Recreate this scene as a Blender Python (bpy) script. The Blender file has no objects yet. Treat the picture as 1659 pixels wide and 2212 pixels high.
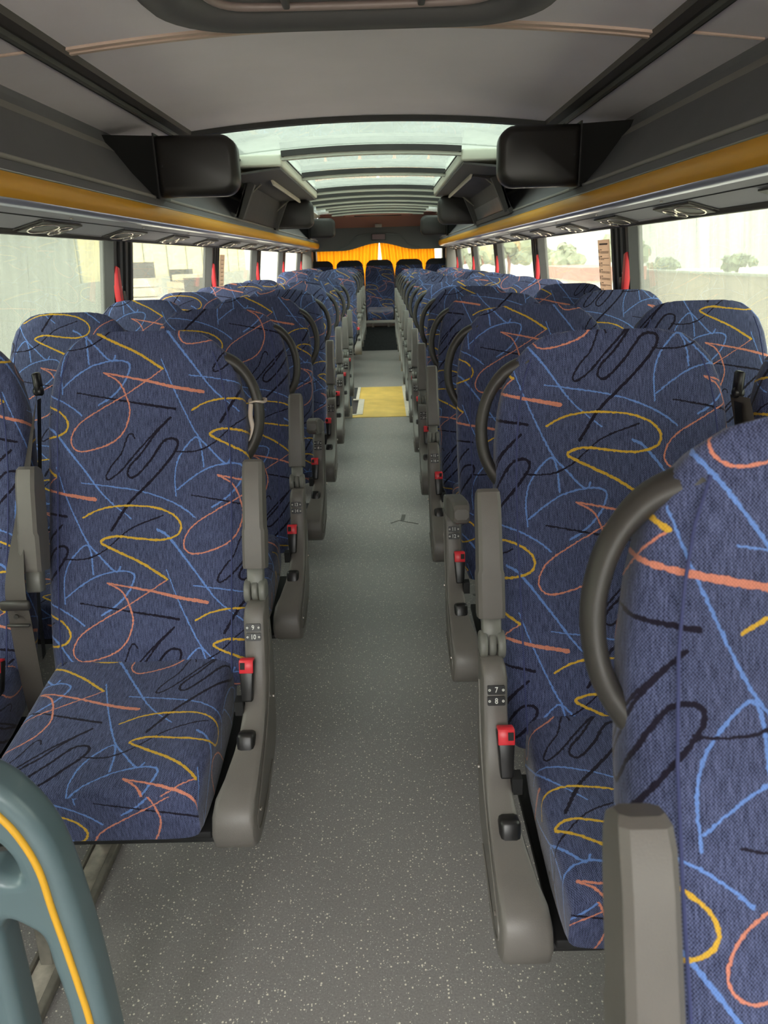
import bpy, bmesh, math, random
import numpy as np
from mathutils import Vector, Matrix, Euler
random.seed(7)
SC = bpy.context.scene
COL = SC.collection
PI = math.pi

# ------------------------------------------------------------------ camera
F_PX, TILT, ROLL, YAW = 1600.0, 0.3293, 0.0279, -0.0073
cam_d = bpy.data.cameras.new('camera'); cam = bpy.data.objects.new('camera', cam_d); COL.objects.link(cam)
cam_d.sensor_fit = 'VERTICAL'; cam_d.sensor_height = 24.0; cam_d.lens = 24.0 * F_PX / 2212.0
cam_d.clip_start = 0.02; cam_d.clip_end = 500
c_, s_ = math.cos(YAW), math.sin(YAW)
fw0 = Vector((s_, c_, 0)); rt0 = Vector((c_, -s_, 0)); up0 = Vector((0, 0, 1))
fwd = fw0 * math.cos(TILT) - up0 * math.sin(TILT)
upv = fw0 * math.sin(TILT) + up0 * math.cos(TILT)
cr, sr = math.cos(ROLL), math.sin(ROLL)
right = rt0 * cr - upv * sr
up = rt0 * sr + upv * cr
cam.matrix_world = Matrix(((right.x, up.x, -fwd.x, .0515), (right.y, up.y, -fwd.y, 0.0), (right.z, up.z, -fwd.z, 1.30), (0, 0, 0, 1)))
cam_d.dof.use_dof = True; cam_d.dof.focus_distance = 2.0; cam_d.dof.aperture_fstop = 6.5
SC.camera = cam

# ------------------------------------------------------------------ world, light, exposure
SC.view_settings.view_transform = 'Standard'; SC.view_settings.look = 'None'
SC.view_settings.gamma = 1.0; SC.view_settings.use_curve_mapping = False
SC.view_settings.exposure = 3.3
W = bpy.data.worlds.new('overcast_sky'); SC.world = W; W.use_nodes = True
wn = W.node_tree; wn.nodes.clear()
wo = wn.nodes.new('ShaderNodeOutputWorld'); wb = wn.nodes.new('ShaderNodeBackground')
wt = wn.nodes.new('ShaderNodeTexCoord'); wsx = wn.nodes.new('ShaderNodeSeparateXYZ'); wr = wn.nodes.new('ShaderNodeValToRGB')
# overcast sky: the zenith is about three times as bright as the horizon
wr.color_ramp.elements[0].position = 0.0; wr.color_ramp.elements[0].color = (.32, .32, .29, 1)
wr.color_ramp.elements[1].position = 1.0; wr.color_ramp.elements[1].color = (1.22, 1.26, 1.28, 1)
wn.links.new(wt.outputs['Generated'], wsx.inputs[0]); wn.links.new(wsx.outputs['Z'], wr.inputs[0])
wn.links.new(wr.outputs[0], wb.inputs['Color']); wb.inputs['Strength'].default_value = 1.6
wn.links.new(wb.outputs[0], wo.inputs[0])
SC.cycles.max_bounces = 12; SC.cycles.diffuse_bounces = 6; SC.cycles.glossy_bounces = 3
SC.cycles.transparent_max_bounces = 12; SC.cycles.transmission_bounces = 4
SC.cycles.sample_clamp_indirect = 6.0; SC.cycles.use_denoising = True
SC.cycles.caustics_reflective = False; SC.cycles.caustics_refractive = False
sun_d = bpy.data.lights.new('hazy_sun', 'SUN'); sun_d.energy = 1.3; sun_d.angle = math.radians(50); sun_d.color = (1.0, .98, .95)
sun = bpy.data.objects.new('hazy_sun', sun_d); sun.rotation_euler = Euler((math.radians(52), 0, math.radians(-25))); COL.objects.link(sun)
def portal(name, loc, rot, sx, sy):
    l = bpy.data.lights.new(name, 'AREA'); l.shape = 'RECTANGLE'; l.size = sx; l.size_y = sy; l.cycles.is_portal = True
    o = bpy.data.objects.new(name, l); o.location = loc; o.rotation_euler = rot; COL.objects.link(o)
portal('window_portal', (-1.24, 5.4, 1.1), (0, -PI / 2, 0), .8, 13.6)
portal('window_portal', (1.24, 5.4, 1.1), (0, PI / 2, 0), .8, 13.6)
portal('sunroof_portal', (0, 7.2, 2.02), (0, 0, 0), 1.7, 7.0)
portal('windscreen_portal', (0, -2.42, 1.4), (-PI / 2, 0, 0), 2.2, 1.2)

# ------------------------------------------------------------------ material helpers
def srgb(r, g, b):
    f = lambda v: (v / 255) / 12.92 if v <= 10 else (((v / 255) + .055) / 1.055) ** 2.4
    return (f(r), f(g), f(b), 1)
def mat(name, col, rough=.5, metal=0.0, spec=.5, bump=0.0, bscale=200.0, var=0.0, vscale=8.0, coat=0.0):
    m = bpy.data.materials.new(name); m.use_nodes = True; nt = m.node_tree; b = nt.nodes['Principled BSDF']
    b.inputs['Base Color'].default_value = col; b.inputs['Roughness'].default_value = rough
    b.inputs['Metallic'].default_value = metal; b.inputs['Specular IOR Level'].default_value = spec
    b.inputs['Coat Weight'].default_value = coat
    tc = nt.nodes.new('ShaderNodeTexCoord')
    if var > 0:
        n = nt.nodes.new('ShaderNodeTexNoise'); n.inputs['Scale'].default_value = vscale; n.inputs['Detail'].default_value = 6
        mr = nt.nodes.new('ShaderNodeMapRange'); mr.inputs[1].default_value = .3; mr.inputs[2].default_value = .7
        mr.inputs[3].default_value = 1 - var; mr.inputs[4].default_value = 1 + var
        mx = nt.nodes.new('ShaderNodeMix'); mx.data_type = 'RGBA'; mx.blend_type = 'MULTIPLY'; mx.inputs[0].default_value = 1
        mx.inputs[6].default_value = col
        nt.links.new(tc.outputs['Object'], n.inputs['Vector']); nt.links.new(n.outputs['Fac'], mr.inputs[0])
        nt.links.new(mr.outputs[0], mx.inputs[7]); nt.links.new(mx.outputs[2], b.inputs['Base Color'])
    if bump > 0:
        n2 = nt.nodes.new('ShaderNodeTexNoise'); n2.inputs['Scale'].default_value = bscale; n2.inputs['Detail'].default_value = 3
        bp = nt.nodes.new('ShaderNodeBump'); bp.inputs['Strength'].default_value = bump; bp.inputs['Distance'].default_value = .001
        nt.links.new(tc.outputs['Object'], n2.inputs['Vector']); nt.links.new(n2.outputs['Fac'], bp.inputs['Height'])
        nt.links.new(bp.outputs[0], b.inputs['Normal'])
    return m
M = {}
M['grey_plastic'] = mat('grey_plastic', srgb(108, 104, 99), .42, bump=.25, bscale=700, var=.05, vscale=20)
M['light_grey'] = mat('light_grey_plastic', srgb(118, 118, 112), .38, bump=.15, bscale=700)
M['handle'] = mat('handle_rubber', srgb(60, 57, 54), .45, bump=.15, bscale=900)
M['black'] = mat('black_plastic', srgb(30, 29, 29), .35)
M['belt'] = mat('belt_webbing', srgb(78, 72, 68), .6, bump=.4, bscale=1200)
M['black_matt'] = mat('black_matt', srgb(24, 24, 25), .7)
M['red'] = mat('red_plastic', srgb(226, 52, 62), .35)
M['white'] = mat('white_print', srgb(238, 238, 232), .5)
M['steel'] = mat('dark_steel', srgb(128, 124, 114), .5, metal=.3, var=.25, vscale=30)
M['rail'] = mat('scuffed_rail', srgb(176, 170, 156), .45, metal=.2, var=.4, vscale=25)
M['ceiling'] = mat('ceiling_felt', srgb(240, 232, 240), .85, bump=.3, bscale=900, var=.03, vscale=3)
M['ceil_trim'] = mat('ceiling_moulding', srgb(215, 190, 176), .5)
M['rack_grey'] = mat('rack_grey', srgb(112, 111, 116), .8, bump=.25, bscale=900, var=.04, vscale=5)
M['rack_olive'] = mat('rack_olive_grey', srgb(150, 146, 142), .7, bump=.2, bscale=900)
M['rack_under'] = mat('rack_underside_cloth', srgb(160, 158, 168), .85, bump=.25, bscale=900)
M['rack_silver'] = mat('rack_silver_edge', srgb(150, 152, 168), .3, metal=.35)
M['yellow'] = mat('yellow_rack_strip', srgb(222, 160, 38), .42)
M['channel'] = mat('dark_channel', srgb(66, 62, 60), .55)
M['gasket'] = mat('rubber_gasket', srgb(42, 42, 42), .6)
M['rib'] = mat('sunroof_rib_grey', srgb(196, 200, 188), .5)
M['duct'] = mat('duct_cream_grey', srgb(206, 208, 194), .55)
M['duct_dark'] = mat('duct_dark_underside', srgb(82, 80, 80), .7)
M['hatch'] = mat('hatch_lining', srgb(52, 48, 48), .6, var=.2, vscale=14)
M['hatch_pad'] = mat('hatch_vinyl_pad', srgb(84, 84, 86), .4, var=.15, vscale=14)
M['monitor'] = mat('monitor_shell', srgb(34, 31, 30), .4)
M['bracket'] = mat('bracket_black', srgb(6, 6, 6), .8)
M['console'] = mat('console_dark', srgb(84, 82, 84), .6, bump=.2, bscale=600)
M['console_in'] = mat('console_inner', srgb(140, 124, 122), .4)
M['pillar'] = mat('pillar_black', srgb(64, 64, 66), .5)
M['wall'] = mat('side_wall_grey', srgb(120, 120, 122), .7, bump=.2, bscale=500)
M['cove'] = mat('rear_cove_grey', srgb(92, 96, 98), .7)
M['copper'] = mat('copper_brown', srgb(150, 104, 92), .35)
M['teal'] = mat('teal_grey_moulding', srgb(98, 118, 124), .32, var=.05, vscale=8, coat=.2)
M['stripe'] = mat('yellow_stripe', srgb(238, 180, 52), .35)
M['blue_panel'] = mat('blue_panel', srgb(66, 100, 140), .4, var=.1, vscale=6)
M['nosing'] = mat('white_nosing', srgb(214, 206, 190), .5, var=.08, vscale=20)
M['chrome'] = mat('chrome_ring', srgb(210, 200, 190), .2, metal=.9)
M['tie'] = mat('cable_tie_film', srgb(190, 175, 160), .3)
M['paper'] = mat('notice_paper', srgb(205, 185, 170), .6)
M['ink'] = mat('notice_ink', srgb(110, 92, 84), .6)
M['screen'] = mat('sign_screen', srgb(92, 62, 66), .3)
M['black_fabric'] = mat('headrest_black', srgb(30, 30, 34), .9)
M['carpet'] = mat('riser_carpet', srgb(52, 54, 56), .95, bump=.6, bscale=900, var=.15, vscale=30)

# ---- woven seat fabric: the printed squiggle tile is drawn here in code, the weave is nodes
TW, TH = 1210.0, 1143.0
def spline(pts, n=14):
    P = [np.array(p, float) for p in pts]; P = [2 * P[0] - P[1]] + P + [2 * P[-1] - P[-2]]; out = []
    for i in range(1, len(P) - 2):
        p0, p1, p2, p3 = P[i - 1:i + 3]
        L = np.linalg.norm(p2 - p1); k = max(3, int(L / 2.0))
        for t in np.linspace(0, 1, k, endpoint=False):
            out.append(.5 * ((2 * p1) + (-p0 + p2) * t + (2 * p0 - 5 * p1 + 4 * p2 - p3) * t * t + (-p0 + 3 * p1 - 3 * p2 + p3) * t ** 3))
    return np.array(out)
CORAL, YEL, BLU, BLK = (.87, .56, .47), (.88, .70, .25), (.44, .58, .85), (.12, .10, .17)
STROKES = [
    (BLU, [(930, 345), (980, 480), (1040, 620), (1110, 760), (1180, 840), (1240, 905), (1270, 918), (1287, 890)], 4, 7),
    (BLU, [(880, 125), (945, 170), (1085, 355), (1205, 515), (1345, 635)], 9, 4),
    (BLU, [(470, 1005), (640, 1030), (800, 1060), (940, 1110), (1030, 1160), (1090, 1210)], 4, 6),
    (BLU, [(385, 485), (470, 420), (560, 370), (680, 345), (752, 365), (740, 430), (700, 490), (640, 545), (575, 585)], 5, 7),
    (BLU, [(985, 1090), (980, 980), (1000, 890), (1050, 815), (1105, 772), (1130, 830), (1140, 935)], 5, 6),
    (BLK, [(465, 515), (720, 565), (995, 615)], 4, 9),
    (BLK, [(765, 770), (752, 745), (728, 757), (690, 850), (640, 910), (605, 970), (620, 990), (680, 950), (760, 860), (860, 755), (965, 660),
           (880, 745), (800, 850), (735, 920), (722, 968), (760, 978), (840, 900), (890, 830), (930, 785), (975, 775), (1000, 795), (985, 845),
           (900, 950), (800, 1050), (720, 1130), (632, 1268)], 5, 10),
    (BLK, [(975, 845), (1040, 850), (1120, 842), (1205, 800), (1340, 690), (1520, 620)], 5, 5),
    (CORAL, [(610, 410), (690, 460), (735, 560), (742, 640), (700, 740), (620, 800), (480, 835), (425, 800), (430, 740), (480, 675), (600, 600),
             (700, 545), (830, 465), (930, 400)], 6, 4),
    (CORAL, [(610, 410), (830, 455), (990, 495), (1152, 527)], 5, 13),
    (YEL, [(480, 1195), (560, 1155), (680, 1135), (850, 1145), (960, 1185), (1010, 1245), (990, 1300), (900, 1325), (780, 1315), (660, 1300),
           (590, 1315), (582, 1338), (680, 1390), (800, 1450), (935, 1540)], 6, 9)]
def draw_tile():
    Wp, Hp = 1024, 968; sx = Wp / TW; sy = Hp / TH
    img = np.zeros((Hp, Wp, 4), np.float32); rs = np.random.RandomState(3)
    for col, pts, w0, w1 in STROKES:
        S = spline(pts)
        for (ox, oy) in ((0, 0), (TW / 2, TH / 2)):
            for i, p in enumerate(S):
                r = (w0 + (w1 - w0) * i / len(S)) * .5 * sx * 1.45 + rs.uniform(-.9, .9)
                x = (p[0] + ox) * sx; y = (p[1] + oy) * sy
                R = int(r + 2); xi, yi = int(x), int(y)
                xs = np.arange(xi - R, xi + R + 1); ys = np.arange(yi - R, yi + R + 1)
                d = np.hypot(xs[None, :] - x, ys[:, None] - y); a = np.clip(r - d + .5, 0, 1).astype(np.float32)
                ix = np.ix_((Hp - 1 - ys) % Hp, xs % Wp); cur = img[ix]
                na = np.maximum(cur[..., 3], a); rep = (a > .02)[..., None]
                new = np.concatenate([np.broadcast_to(np.array(col, np.float32), cur.shape[:2] + (3,)), na[..., None]], -1)
                img[ix] = np.where(rep, new, cur)
    im = bpy.data.images.new('squiggle_tile', Wp, Hp, alpha=True); im.alpha_mode = 'CHANNEL_PACKED'
    im.pixels.foreach_set(img.ravel()); im.update(); im.pack(); return im
def fabric(name, dark, light, gain=1.0):
    m = bpy.data.materials.new(name); m.use_nodes = True; nt = m.node_tree; N = nt.nodes; L = nt.links
    b = N['Principled BSDF']; b.inputs['Roughness'].default_value = .85; b.inputs['Specular IOR Level'].default_value = .2
    b.inputs['Sheen Weight'].default_value = .3; b.inputs['Sheen Roughness'].default_value = .4
    uv = N.new('ShaderNodeUVMap'); uv.uv_map = 'UVMap'; oi = N.new('ShaderNodeObjectInfo')
    dn = N.new('ShaderNodeTexNoise'); dn.inputs['Scale'].default_value = 90; dn.inputs['Detail'].default_value = 0
    L.new(uv.outputs[0], dn.inputs['Vector'])
    ds = N.new('ShaderNodeVectorMath'); ds.operation = 'MULTIPLY_ADD'; ds.inputs[1].default_value = (.006, .006, 0)
    L.new(dn.outputs['Color'], ds.inputs[0]); L.new(uv.outputs[0], ds.inputs[2])
    ad = N.new('ShaderNodeVectorMath'); ad.operation = 'ADD'; L.new(ds.outputs[0], ad.inputs[0]); L.new(oi.outputs['Color'], ad.inputs[1])
    tx = N.new('ShaderNodeTexImage'); tx.image = TILE; tx.extension = 'REPEAT'; L.new(ad.outputs[0], tx.inputs[0])
    # weave
    sp = N.new('ShaderNodeSeparateXYZ'); L.new(uv.outputs[0], sp.inputs[0])
    def sine(sock, k, ph=None):
        a = N.new('ShaderNodeMath'); a.operation = 'MULTIPLY'; a.inputs[1].default_value = k; L.new(sock, a.inputs[0])
        s = N.new('ShaderNodeMath'); s.operation = 'SINE'
        if ph is not None:
            q = N.new('ShaderNodeMath'); q.operation = 'ADD'; L.new(a.outputs[0], q.inputs[0]); L.new(ph, q.inputs[1]); L.new(q.outputs[0], s.inputs[0])
        else: L.new(a.outputs[0], s.inputs[0])
        return s.outputs[0]
    ku, kv = 2 * PI / (2.0777 * .0032), 2 * PI / (2.1995 * .0036)
    s1 = sine(sp.outputs[0], ku); s2 = sine(sp.outputs[1], kv)
    pr = N.new('ShaderNodeMath'); pr.operation = 'MULTIPLY'; L.new(s1, pr.inputs[0]); L.new(s2, pr.inputs[1])
    mp = N.new('ShaderNodeMapping'); mp.inputs['Scale'].default_value = (230, 22, 1); L.new(uv.outputs[0], mp.inputs[0])
    n1 = N.new('ShaderNodeTexNoise'); n1.inputs['Scale'].default_value = 1; n1.inputs['Detail'].default_value = 3; n1.inputs['Roughness'].default_value = .7
    L.new(mp.outputs[0], n1.inputs['Vector'])
    n2 = N.new('ShaderNodeTexNoise'); n2.inputs['Scale'].default_value = 260; n2.inputs['Detail'].default_value = 1; L.new(uv.outputs[0], n2.inputs['Vector'])
    a1 = N.new('ShaderNodeMath'); a1.operation = 'MULTIPLY_ADD'; a1.inputs[1].default_value = .42; L.new(pr.outputs[0], a1.inputs[0])
    a2 = N.new('ShaderNodeMath'); a2.operation = 'MULTIPLY_ADD'; a2.inputs[1].default_value = 1.6; a2.inputs[2].default_value = -.74; L.new(n1.outputs[0], a2.inputs[0])
    a3 = N.new('ShaderNodeMath'); a3.operation = 'MULTIPLY_ADD'; a3.inputs[1].default_value = .8; L.new(n2.outputs[0], a3.inputs[0]); L.new(a2.outputs[0], a3.inputs[2])
    L.new(a3.outputs[0], a1.inputs[2])
    cl = N.new('ShaderNodeClamp'); L.new(a1.outputs[0], cl.inputs[0])
    mx = N.new('ShaderNodeMix'); mx.data_type = 'RGBA'; mx.inputs[6].default_value = dark; mx.inputs[7].default_value = light; L.new(cl.outputs[0], mx.inputs[0])
    # strokes keep some thread darkness
    th = N.new('ShaderNodeMapRange'); th.inputs[3].default_value = .72; th.inputs[4].default_value = 1.1; L.new(cl.outputs[0], th.inputs[0])
    gm = N.new('ShaderNodeGamma'); gm.inputs[1].default_value = 1.0; L.new(tx.outputs['Color'], gm.inputs[0])
    sm = N.new('ShaderNodeMix'); sm.data_type = 'RGBA'; sm.blend_type = 'MULTIPLY'; sm.inputs[0].default_value = 1
    L.new(gm.outputs[0], sm.inputs[6]); L.new(th.outputs[0], sm.inputs[7])
    fin = N.new('ShaderNodeMix'); fin.data_type = 'RGBA'; L.new(tx.outputs['Alpha'], fin.inputs[0]); L.new(mx.outputs[2], fin.inputs[6]); L.new(sm.outputs[2], fin.inputs[7])
    # a little wear, larger than the weave
    wv = N.new('ShaderNodeTexNoise'); wv.inputs['Scale'].default_value = 5; wv.inputs['Detail'].default_value = 2
    o3 = N.new('ShaderNodeTexCoord'); L.new(o3.outputs['Object'], wv.inputs['Vector'])
    wr_ = N.new('ShaderNodeMapRange'); wr_.inputs[1].default_value = .3; wr_.inputs[2].default_value = .7; wr_.inputs[3].default_value = .88 * gain; wr_.inputs[4].default_value = 1.12 * gain
    L.new(wv.outputs[0], wr_.inputs[0])
    f2 = N.new('ShaderNodeMix'); f2.data_type = 'RGBA'; f2.blend_type = 'MULTIPLY'; f2.inputs[0].default_value = 1; L.new(fin.outputs[2], f2.inputs[6]); L.new(wr_.outputs[0], f2.inputs[7])
    L.new(f2.outputs[2], b.inputs['Base Color'])
    bp = N.new('ShaderNodeBump'); bp.inputs['Strength'].default_value = .3; bp.inputs['Distance'].default_value = .0012; L.new(a1.outputs[0], bp.inputs['Height']); L.new(bp.outputs[0], b.inputs['Normal'])
    return m
TILE = draw_tile()
M['fabric'] = fabric('woven_blue_moquette', srgb(13, 17, 44), srgb(108, 117, 156))
M['seam'] = mat('seam_thread', srgb(64, 70, 112), .9)
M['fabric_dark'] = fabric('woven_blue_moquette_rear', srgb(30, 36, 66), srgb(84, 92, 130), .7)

def floor_mat():
    m = bpy.data.materials.new('speckled_vinyl'); m.use_nodes = True; N = m.node_tree.nodes; L = m.node_tree.links; b = N['Principled BSDF']
    tc = N.new('ShaderNodeTexCoord'); b.inputs['Roughness'].default_value = .42; b.inputs['Specular IOR Level'].default_value = .45
    def flecks(scale, thr, soft):
        v = N.new('ShaderNodeTexVoronoi'); v.inputs['Scale'].default_value = scale; v.feature = 'F1'; L.new(tc.outputs['Object'], v.inputs['Vector'])
        s = N.new('ShaderNodeSeparateColor'); L.new(v.outputs['Color'], s.inputs[0])
        r = N.new('ShaderNodeMath'); r.operation = 'MULTIPLY'; r.inputs[1].default_value = thr; L.new(s.outputs[0], r.inputs[0])
        p = N.new('ShaderNodeMath'); p.operation = 'POWER'; p.inputs[1].default_value = 2.0; L.new(s.outputs[0], p.inputs[0]); 
        q = N.new('ShaderNodeMath'); q.operation = 'MULTIPLY'; q.inputs[1].default_value = thr; L.new(p.outputs[0], q.inputs[0])
        d = N.new('ShaderNodeMath'); d.operation = 'LESS_THAN'; L.new(v.outputs['Distance'], d.inputs[0]); L.new(q.outputs[0], d.inputs[1])
        return d.outputs[0]
    nz = N.new('ShaderNodeTexNoise'); nz.inputs['Scale'].default_value = 2.2; nz.inputs['Detail'].default_value = 4; L.new(tc.outputs['Object'], nz.inputs['Vector'])
    n2 = N.new('ShaderNodeTexNoise'); n2.inputs['Scale'].default_value = 260; n2.inputs['Detail'].default_value = 2; L.new(tc.outputs['Object'], n2.inputs['Vector'])
    base = N.new('ShaderNodeMix'); base.data_type = 'RGBA'; base.inputs[6].default_value = srgb(140, 137, 135); base.inputs[7].default_value = srgb(155, 152, 149)
    L.new(nz.outputs[0], base.inputs[0])
    grain = N.new('ShaderNodeMapRange'); grain.inputs[1].default_value = .3; grain.inputs[2].default_value = .7; grain.inputs[3].default_value = .84; grain.inputs[4].default_value = 1.12; L.new(n2.outputs[0], grain.inputs[0])
    g2 = N.new('ShaderNodeMix'); g2.data_type = 'RGBA'; g2.blend_type = 'MULTIPLY'; g2.inputs[0].default_value = 1; L.new(base.outputs[2], g2.inputs[6]); L.new(grain.outputs[0], g2.inputs[7])
    a = N.new('ShaderNodeMix'); a.data_type = 'RGBA'; a.inputs[7].default_value = srgb(245, 240, 226); L.new(flecks(150, .33, 0), a.inputs[0]); L.new(g2.outputs[2], a.inputs[6])
    c = N.new('ShaderNodeMix'); c.data_type = 'RGBA'; c.inputs[7].default_value = srgb(215, 216, 210); L.new(flecks(260, .3, 0), c.inputs[0]); L.new(a.outputs[2], c.inputs[6])
    # black scuffs
    v = N.new('ShaderNodeTexVoronoi'); v.inputs['Scale'].default_value = 3.4; L.new(tc.outputs['Object'], v.inputs['Vector'])
    nn = N.new('ShaderNodeTexNoise'); nn.inputs['Scale'].default_value = 40; L.new(tc.outputs['Object'], nn.inputs['Vector'])
    mm = N.new('ShaderNodeMath'); mm.operation = 'MULTIPLY'; mm.inputs[1].default_value = .07; L.new(nn.outputs[0], mm.inputs[0])
    lt = N.new('ShaderNodeMath'); lt.operation = 'LESS_THAN'; L.new(v.outputs['Distance'], lt.inputs[0]); L.new(mm.outputs[0], lt.inputs[1])
    lf = N.new('ShaderNodeMath'); lf.operation = 'MULTIPLY'; lf.inputs[1].default_value = .7; L.new(lt.outputs[0], lf.inputs[0])
    e = N.new('ShaderNodeMix'); e.data_type = 'RGBA'; e.inputs[7].default_value = srgb(50, 50, 54); L.new(lf.outputs[0], e.inputs[0]); L.new(c.outputs[2], e.inputs[6])
    L.new(e.outputs[2], b.inputs['Base Color'])
    bp = N.new('ShaderNodeBump'); bp.inputs['Strength'].default_value = .15; bp.inputs['Distance'].default_value = .0006; L.new(n2.outputs[0], bp.inputs['Height']); L.new(bp.outputs[0], b.inputs['Normal'])
    return m
M['floor'] = floor_mat()
def yellow_mat():
    m = mat('yellow_floor_vinyl', srgb(226, 190, 96), .45, var=.12, vscale=7, bump=.2, bscale=400); return m
M['yellow_floor'] = yellow_mat()
def glass_mat(name, tint, film, film_col, streak=True, rough=.02, gloss=.06):
    """dusty pane: clear glass with a thin film of dried dirt that scatters daylight"""
    m = bpy.data.materials.new(name); m.use_nodes = True; N = m.node_tree.nodes; L = m.node_tree.links; N.clear()
    out = N.new('ShaderNodeOutputMaterial'); tr = N.new('ShaderNodeBsdfTransparent'); tr.inputs[0].default_value = tint
    tl = N.new('ShaderNodeBsdfTranslucent'); tl.inputs[0].default_value = film_col; df = N.new('ShaderNodeBsdfDiffuse'); df.inputs[0].default_value = film_col
    gl = N.new('ShaderNodeBsdfGlossy'); gl.inputs['Roughness'].default_value = rough
    tc = N.new('ShaderNodeTexCoord'); mp = N.new('ShaderNodeMapping'); mp.inputs['Scale'].default_value = (1, 26, 1.3) if streak else (2.5, 2.5, 2.5)
    nz = N.new('ShaderNodeTexNoise'); nz.inputs['Scale'].default_value = 2.0; nz.inputs['Detail'].default_value = 7; nz.inputs['Roughness'].default_value = .62
    L.new(tc.outputs['Object'], mp.inputs[0]); L.new(mp.outputs[0], nz.inputs['Vector'])
    mr = N.new('ShaderNodeMapRange'); mr.inputs[1].default_value = .35; mr.inputs[2].default_value = .72; mr.inputs[3].default_value = film * .65; mr.inputs[4].default_value = min(.95, film * 1.5)
    L.new(nz.outputs[0], mr.inputs[0])
    m1 = N.new('ShaderNodeMixShader'); m1.inputs[0].default_value = .35; L.new(tl.outputs[0], m1.inputs[1]); L.new(df.outputs[0], m1.inputs[2])
    m2 = N.new('ShaderNodeMixShader'); L.new(mr.outputs[0], m2.inputs[0]); L.new(tr.outputs[0], m2.inputs[1]); L.new(m1.outputs[0], m2.inputs[2])
    lw = N.new('ShaderNodeLayerWeight'); lw.inputs[0].default_value = .35
    ml = N.new('ShaderNodeMath'); ml.operation = 'MULTIPLY_ADD'; ml.inputs[1].default_value = .35; ml.inputs[2].default_value = gloss; L.new(lw.outputs['Fresnel'], ml.inputs[0])
    m3 = N.new('ShaderNodeMixShader'); L.new(ml.outputs[0], m3.inputs[0]); L.new(m2.outputs[0], m3.inputs[1]); L.new(gl.outputs[0], m3.inputs[2])
    L.new(m3.outputs[0], out.inputs[0]); return m
M['glass_dirty'] = glass_mat('dusty_side_glass', (.76, .79, .73, 1), .40, (.27, .28, .25, 1))
M['glass'] = glass_mat('side_glass', (.82, .82, .77, 1), .14, (.32, .33, .29, 1))
M['sunroof_glass'] = glass_mat('sunroof_glass', (.45, .49, .45, 1), .38, (.26, .285, .26, 1), streak=False)
def curtain_mat():
    m = bpy.data.materials.new('orange_curtain_cloth'); m.use_nodes = True; N = m.node_tree.nodes; L = m.node_tree.links; N.clear()
    out = N.new('ShaderNodeOutputMaterial'); tl = N.new('ShaderNodeBsdfTranslucent'); tl.inputs[0].default_value = srgb(255, 172, 30)
    df = N.new('ShaderNodeBsdfDiffuse'); df.inputs[0].default_value = srgb(236, 150, 28)
    mx = N.new('ShaderNodeMixShader'); mx.inputs[0].default_value = .5; L.new(tl.outputs[0], mx.inputs[1]); L.new(df.outputs[0], mx.inputs[2]); L.new(mx.outputs[0], out.inputs[0])
    return m
M['curtain'] = curtain_mat()
def paper_mat():
    m = bpy.data.materials.new('notice_paper'); m.use_nodes = True; N = m.node_tree.nodes; L = m.node_tree.links; N.clear()
    out = N.new('ShaderNodeOutputMaterial'); tl = N.new('ShaderNodeBsdfTranslucent'); tl.inputs[0].default_value = srgb(225, 205, 190)
    df = N.new('ShaderNodeBsdfDiffuse'); df.inputs[0].default_value = srgb(214, 196, 182)
    mx = N.new('ShaderNodeMixShader'); mx.inputs[0].default_value = .5; L.new(tl.outputs[0], mx.inputs[1]); L.new(df.outputs[0], mx.inputs[2]); L.new(mx.outputs[0], out.inputs[0])
    return m
M['paper'] = paper_mat()

# ------------------------------------------------------------------ mesh helpers
def link(name, me, m=None, parent=None, smooth=False, label=None):
    if m is not None:
        for q in (m if isinstance(m, (list, tuple)) else [m]): me.materials.append(q)
    if smooth:
        me.polygons.foreach_set('use_smooth', [True] * len(me.polygons))
    o = bpy.data.objects.new(name, me); COL.objects.link(o)
    if parent is not None: o.parent = parent
    if label: o['label'] = label
    return o
def from_bm(name, bm, m=None, parent=None, smooth=False, sharp=None, label=None):
    bmesh.ops.recalc_face_normals(bm, faces=bm.faces)
    if smooth and sharp:
        for e in bm.edges:
            if len(e.link_faces) == 2 and e.calc_face_angle(0) > sharp: e.smooth = False
    me = bpy.data.meshes.new(name); bm.to_mesh(me); bm.free()
    return link(name, me, m, parent, smooth, label)
def tag(o, label, cat, group=None, kind=None):
    o['label'] = label; o['category'] = cat
    if group: o['group'] = group
    if kind: o['kind'] = kind
    return o
def struct(o): o['kind'] = 'structure'; return o
def empty(name, loc, label, cat, group=None):
    o = bpy.data.objects.new(name, None); o.location = loc; o.empty_display_size = .1; COL.objects.link(o); return tag(o, label, cat, group)
def add_box(bm, x0, x1, y0, y1, z0, z1, bev=0, seg=1, mi=0, rot=None, piv=None):
    vs = [bm.verts.new(p) for p in ((x0, y0, z0), (x1, y0, z0), (x1, y1, z0), (x0, y1, z0), (x0, y0, z1), (x1, y0, z1), (x1, y1, z1), (x0, y1, z1))]
    fs = [bm.faces.new([vs[i] for i in q]) for q in ((0, 3, 2, 1), (4, 5, 6, 7), (0, 1, 5, 4), (1, 2, 6, 5), (2, 3, 7, 6), (3, 0, 4, 7))]
    for f in fs: f.material_index = mi
    geo = vs
    if bev > 0:
        es = list({e for f in fs for e in f.edges})
        r = bmesh.ops.bevel(bm, geom=es, offset=bev, segments=seg, affect='EDGES', profile=.5)
        for f in r['faces']: f.material_index = mi
        geo = list({v for f in r['faces'] for v in f.verts} | {v for f in fs if f.is_valid for v in f.verts})
    if rot is not None:
        bmesh.ops.rotate(bm, verts=geo, cent=piv if piv is not None else ((x0 + x1) / 2, (y0 + y1) / 2, (z0 + z1) / 2), matrix=rot)
    return geo
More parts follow.
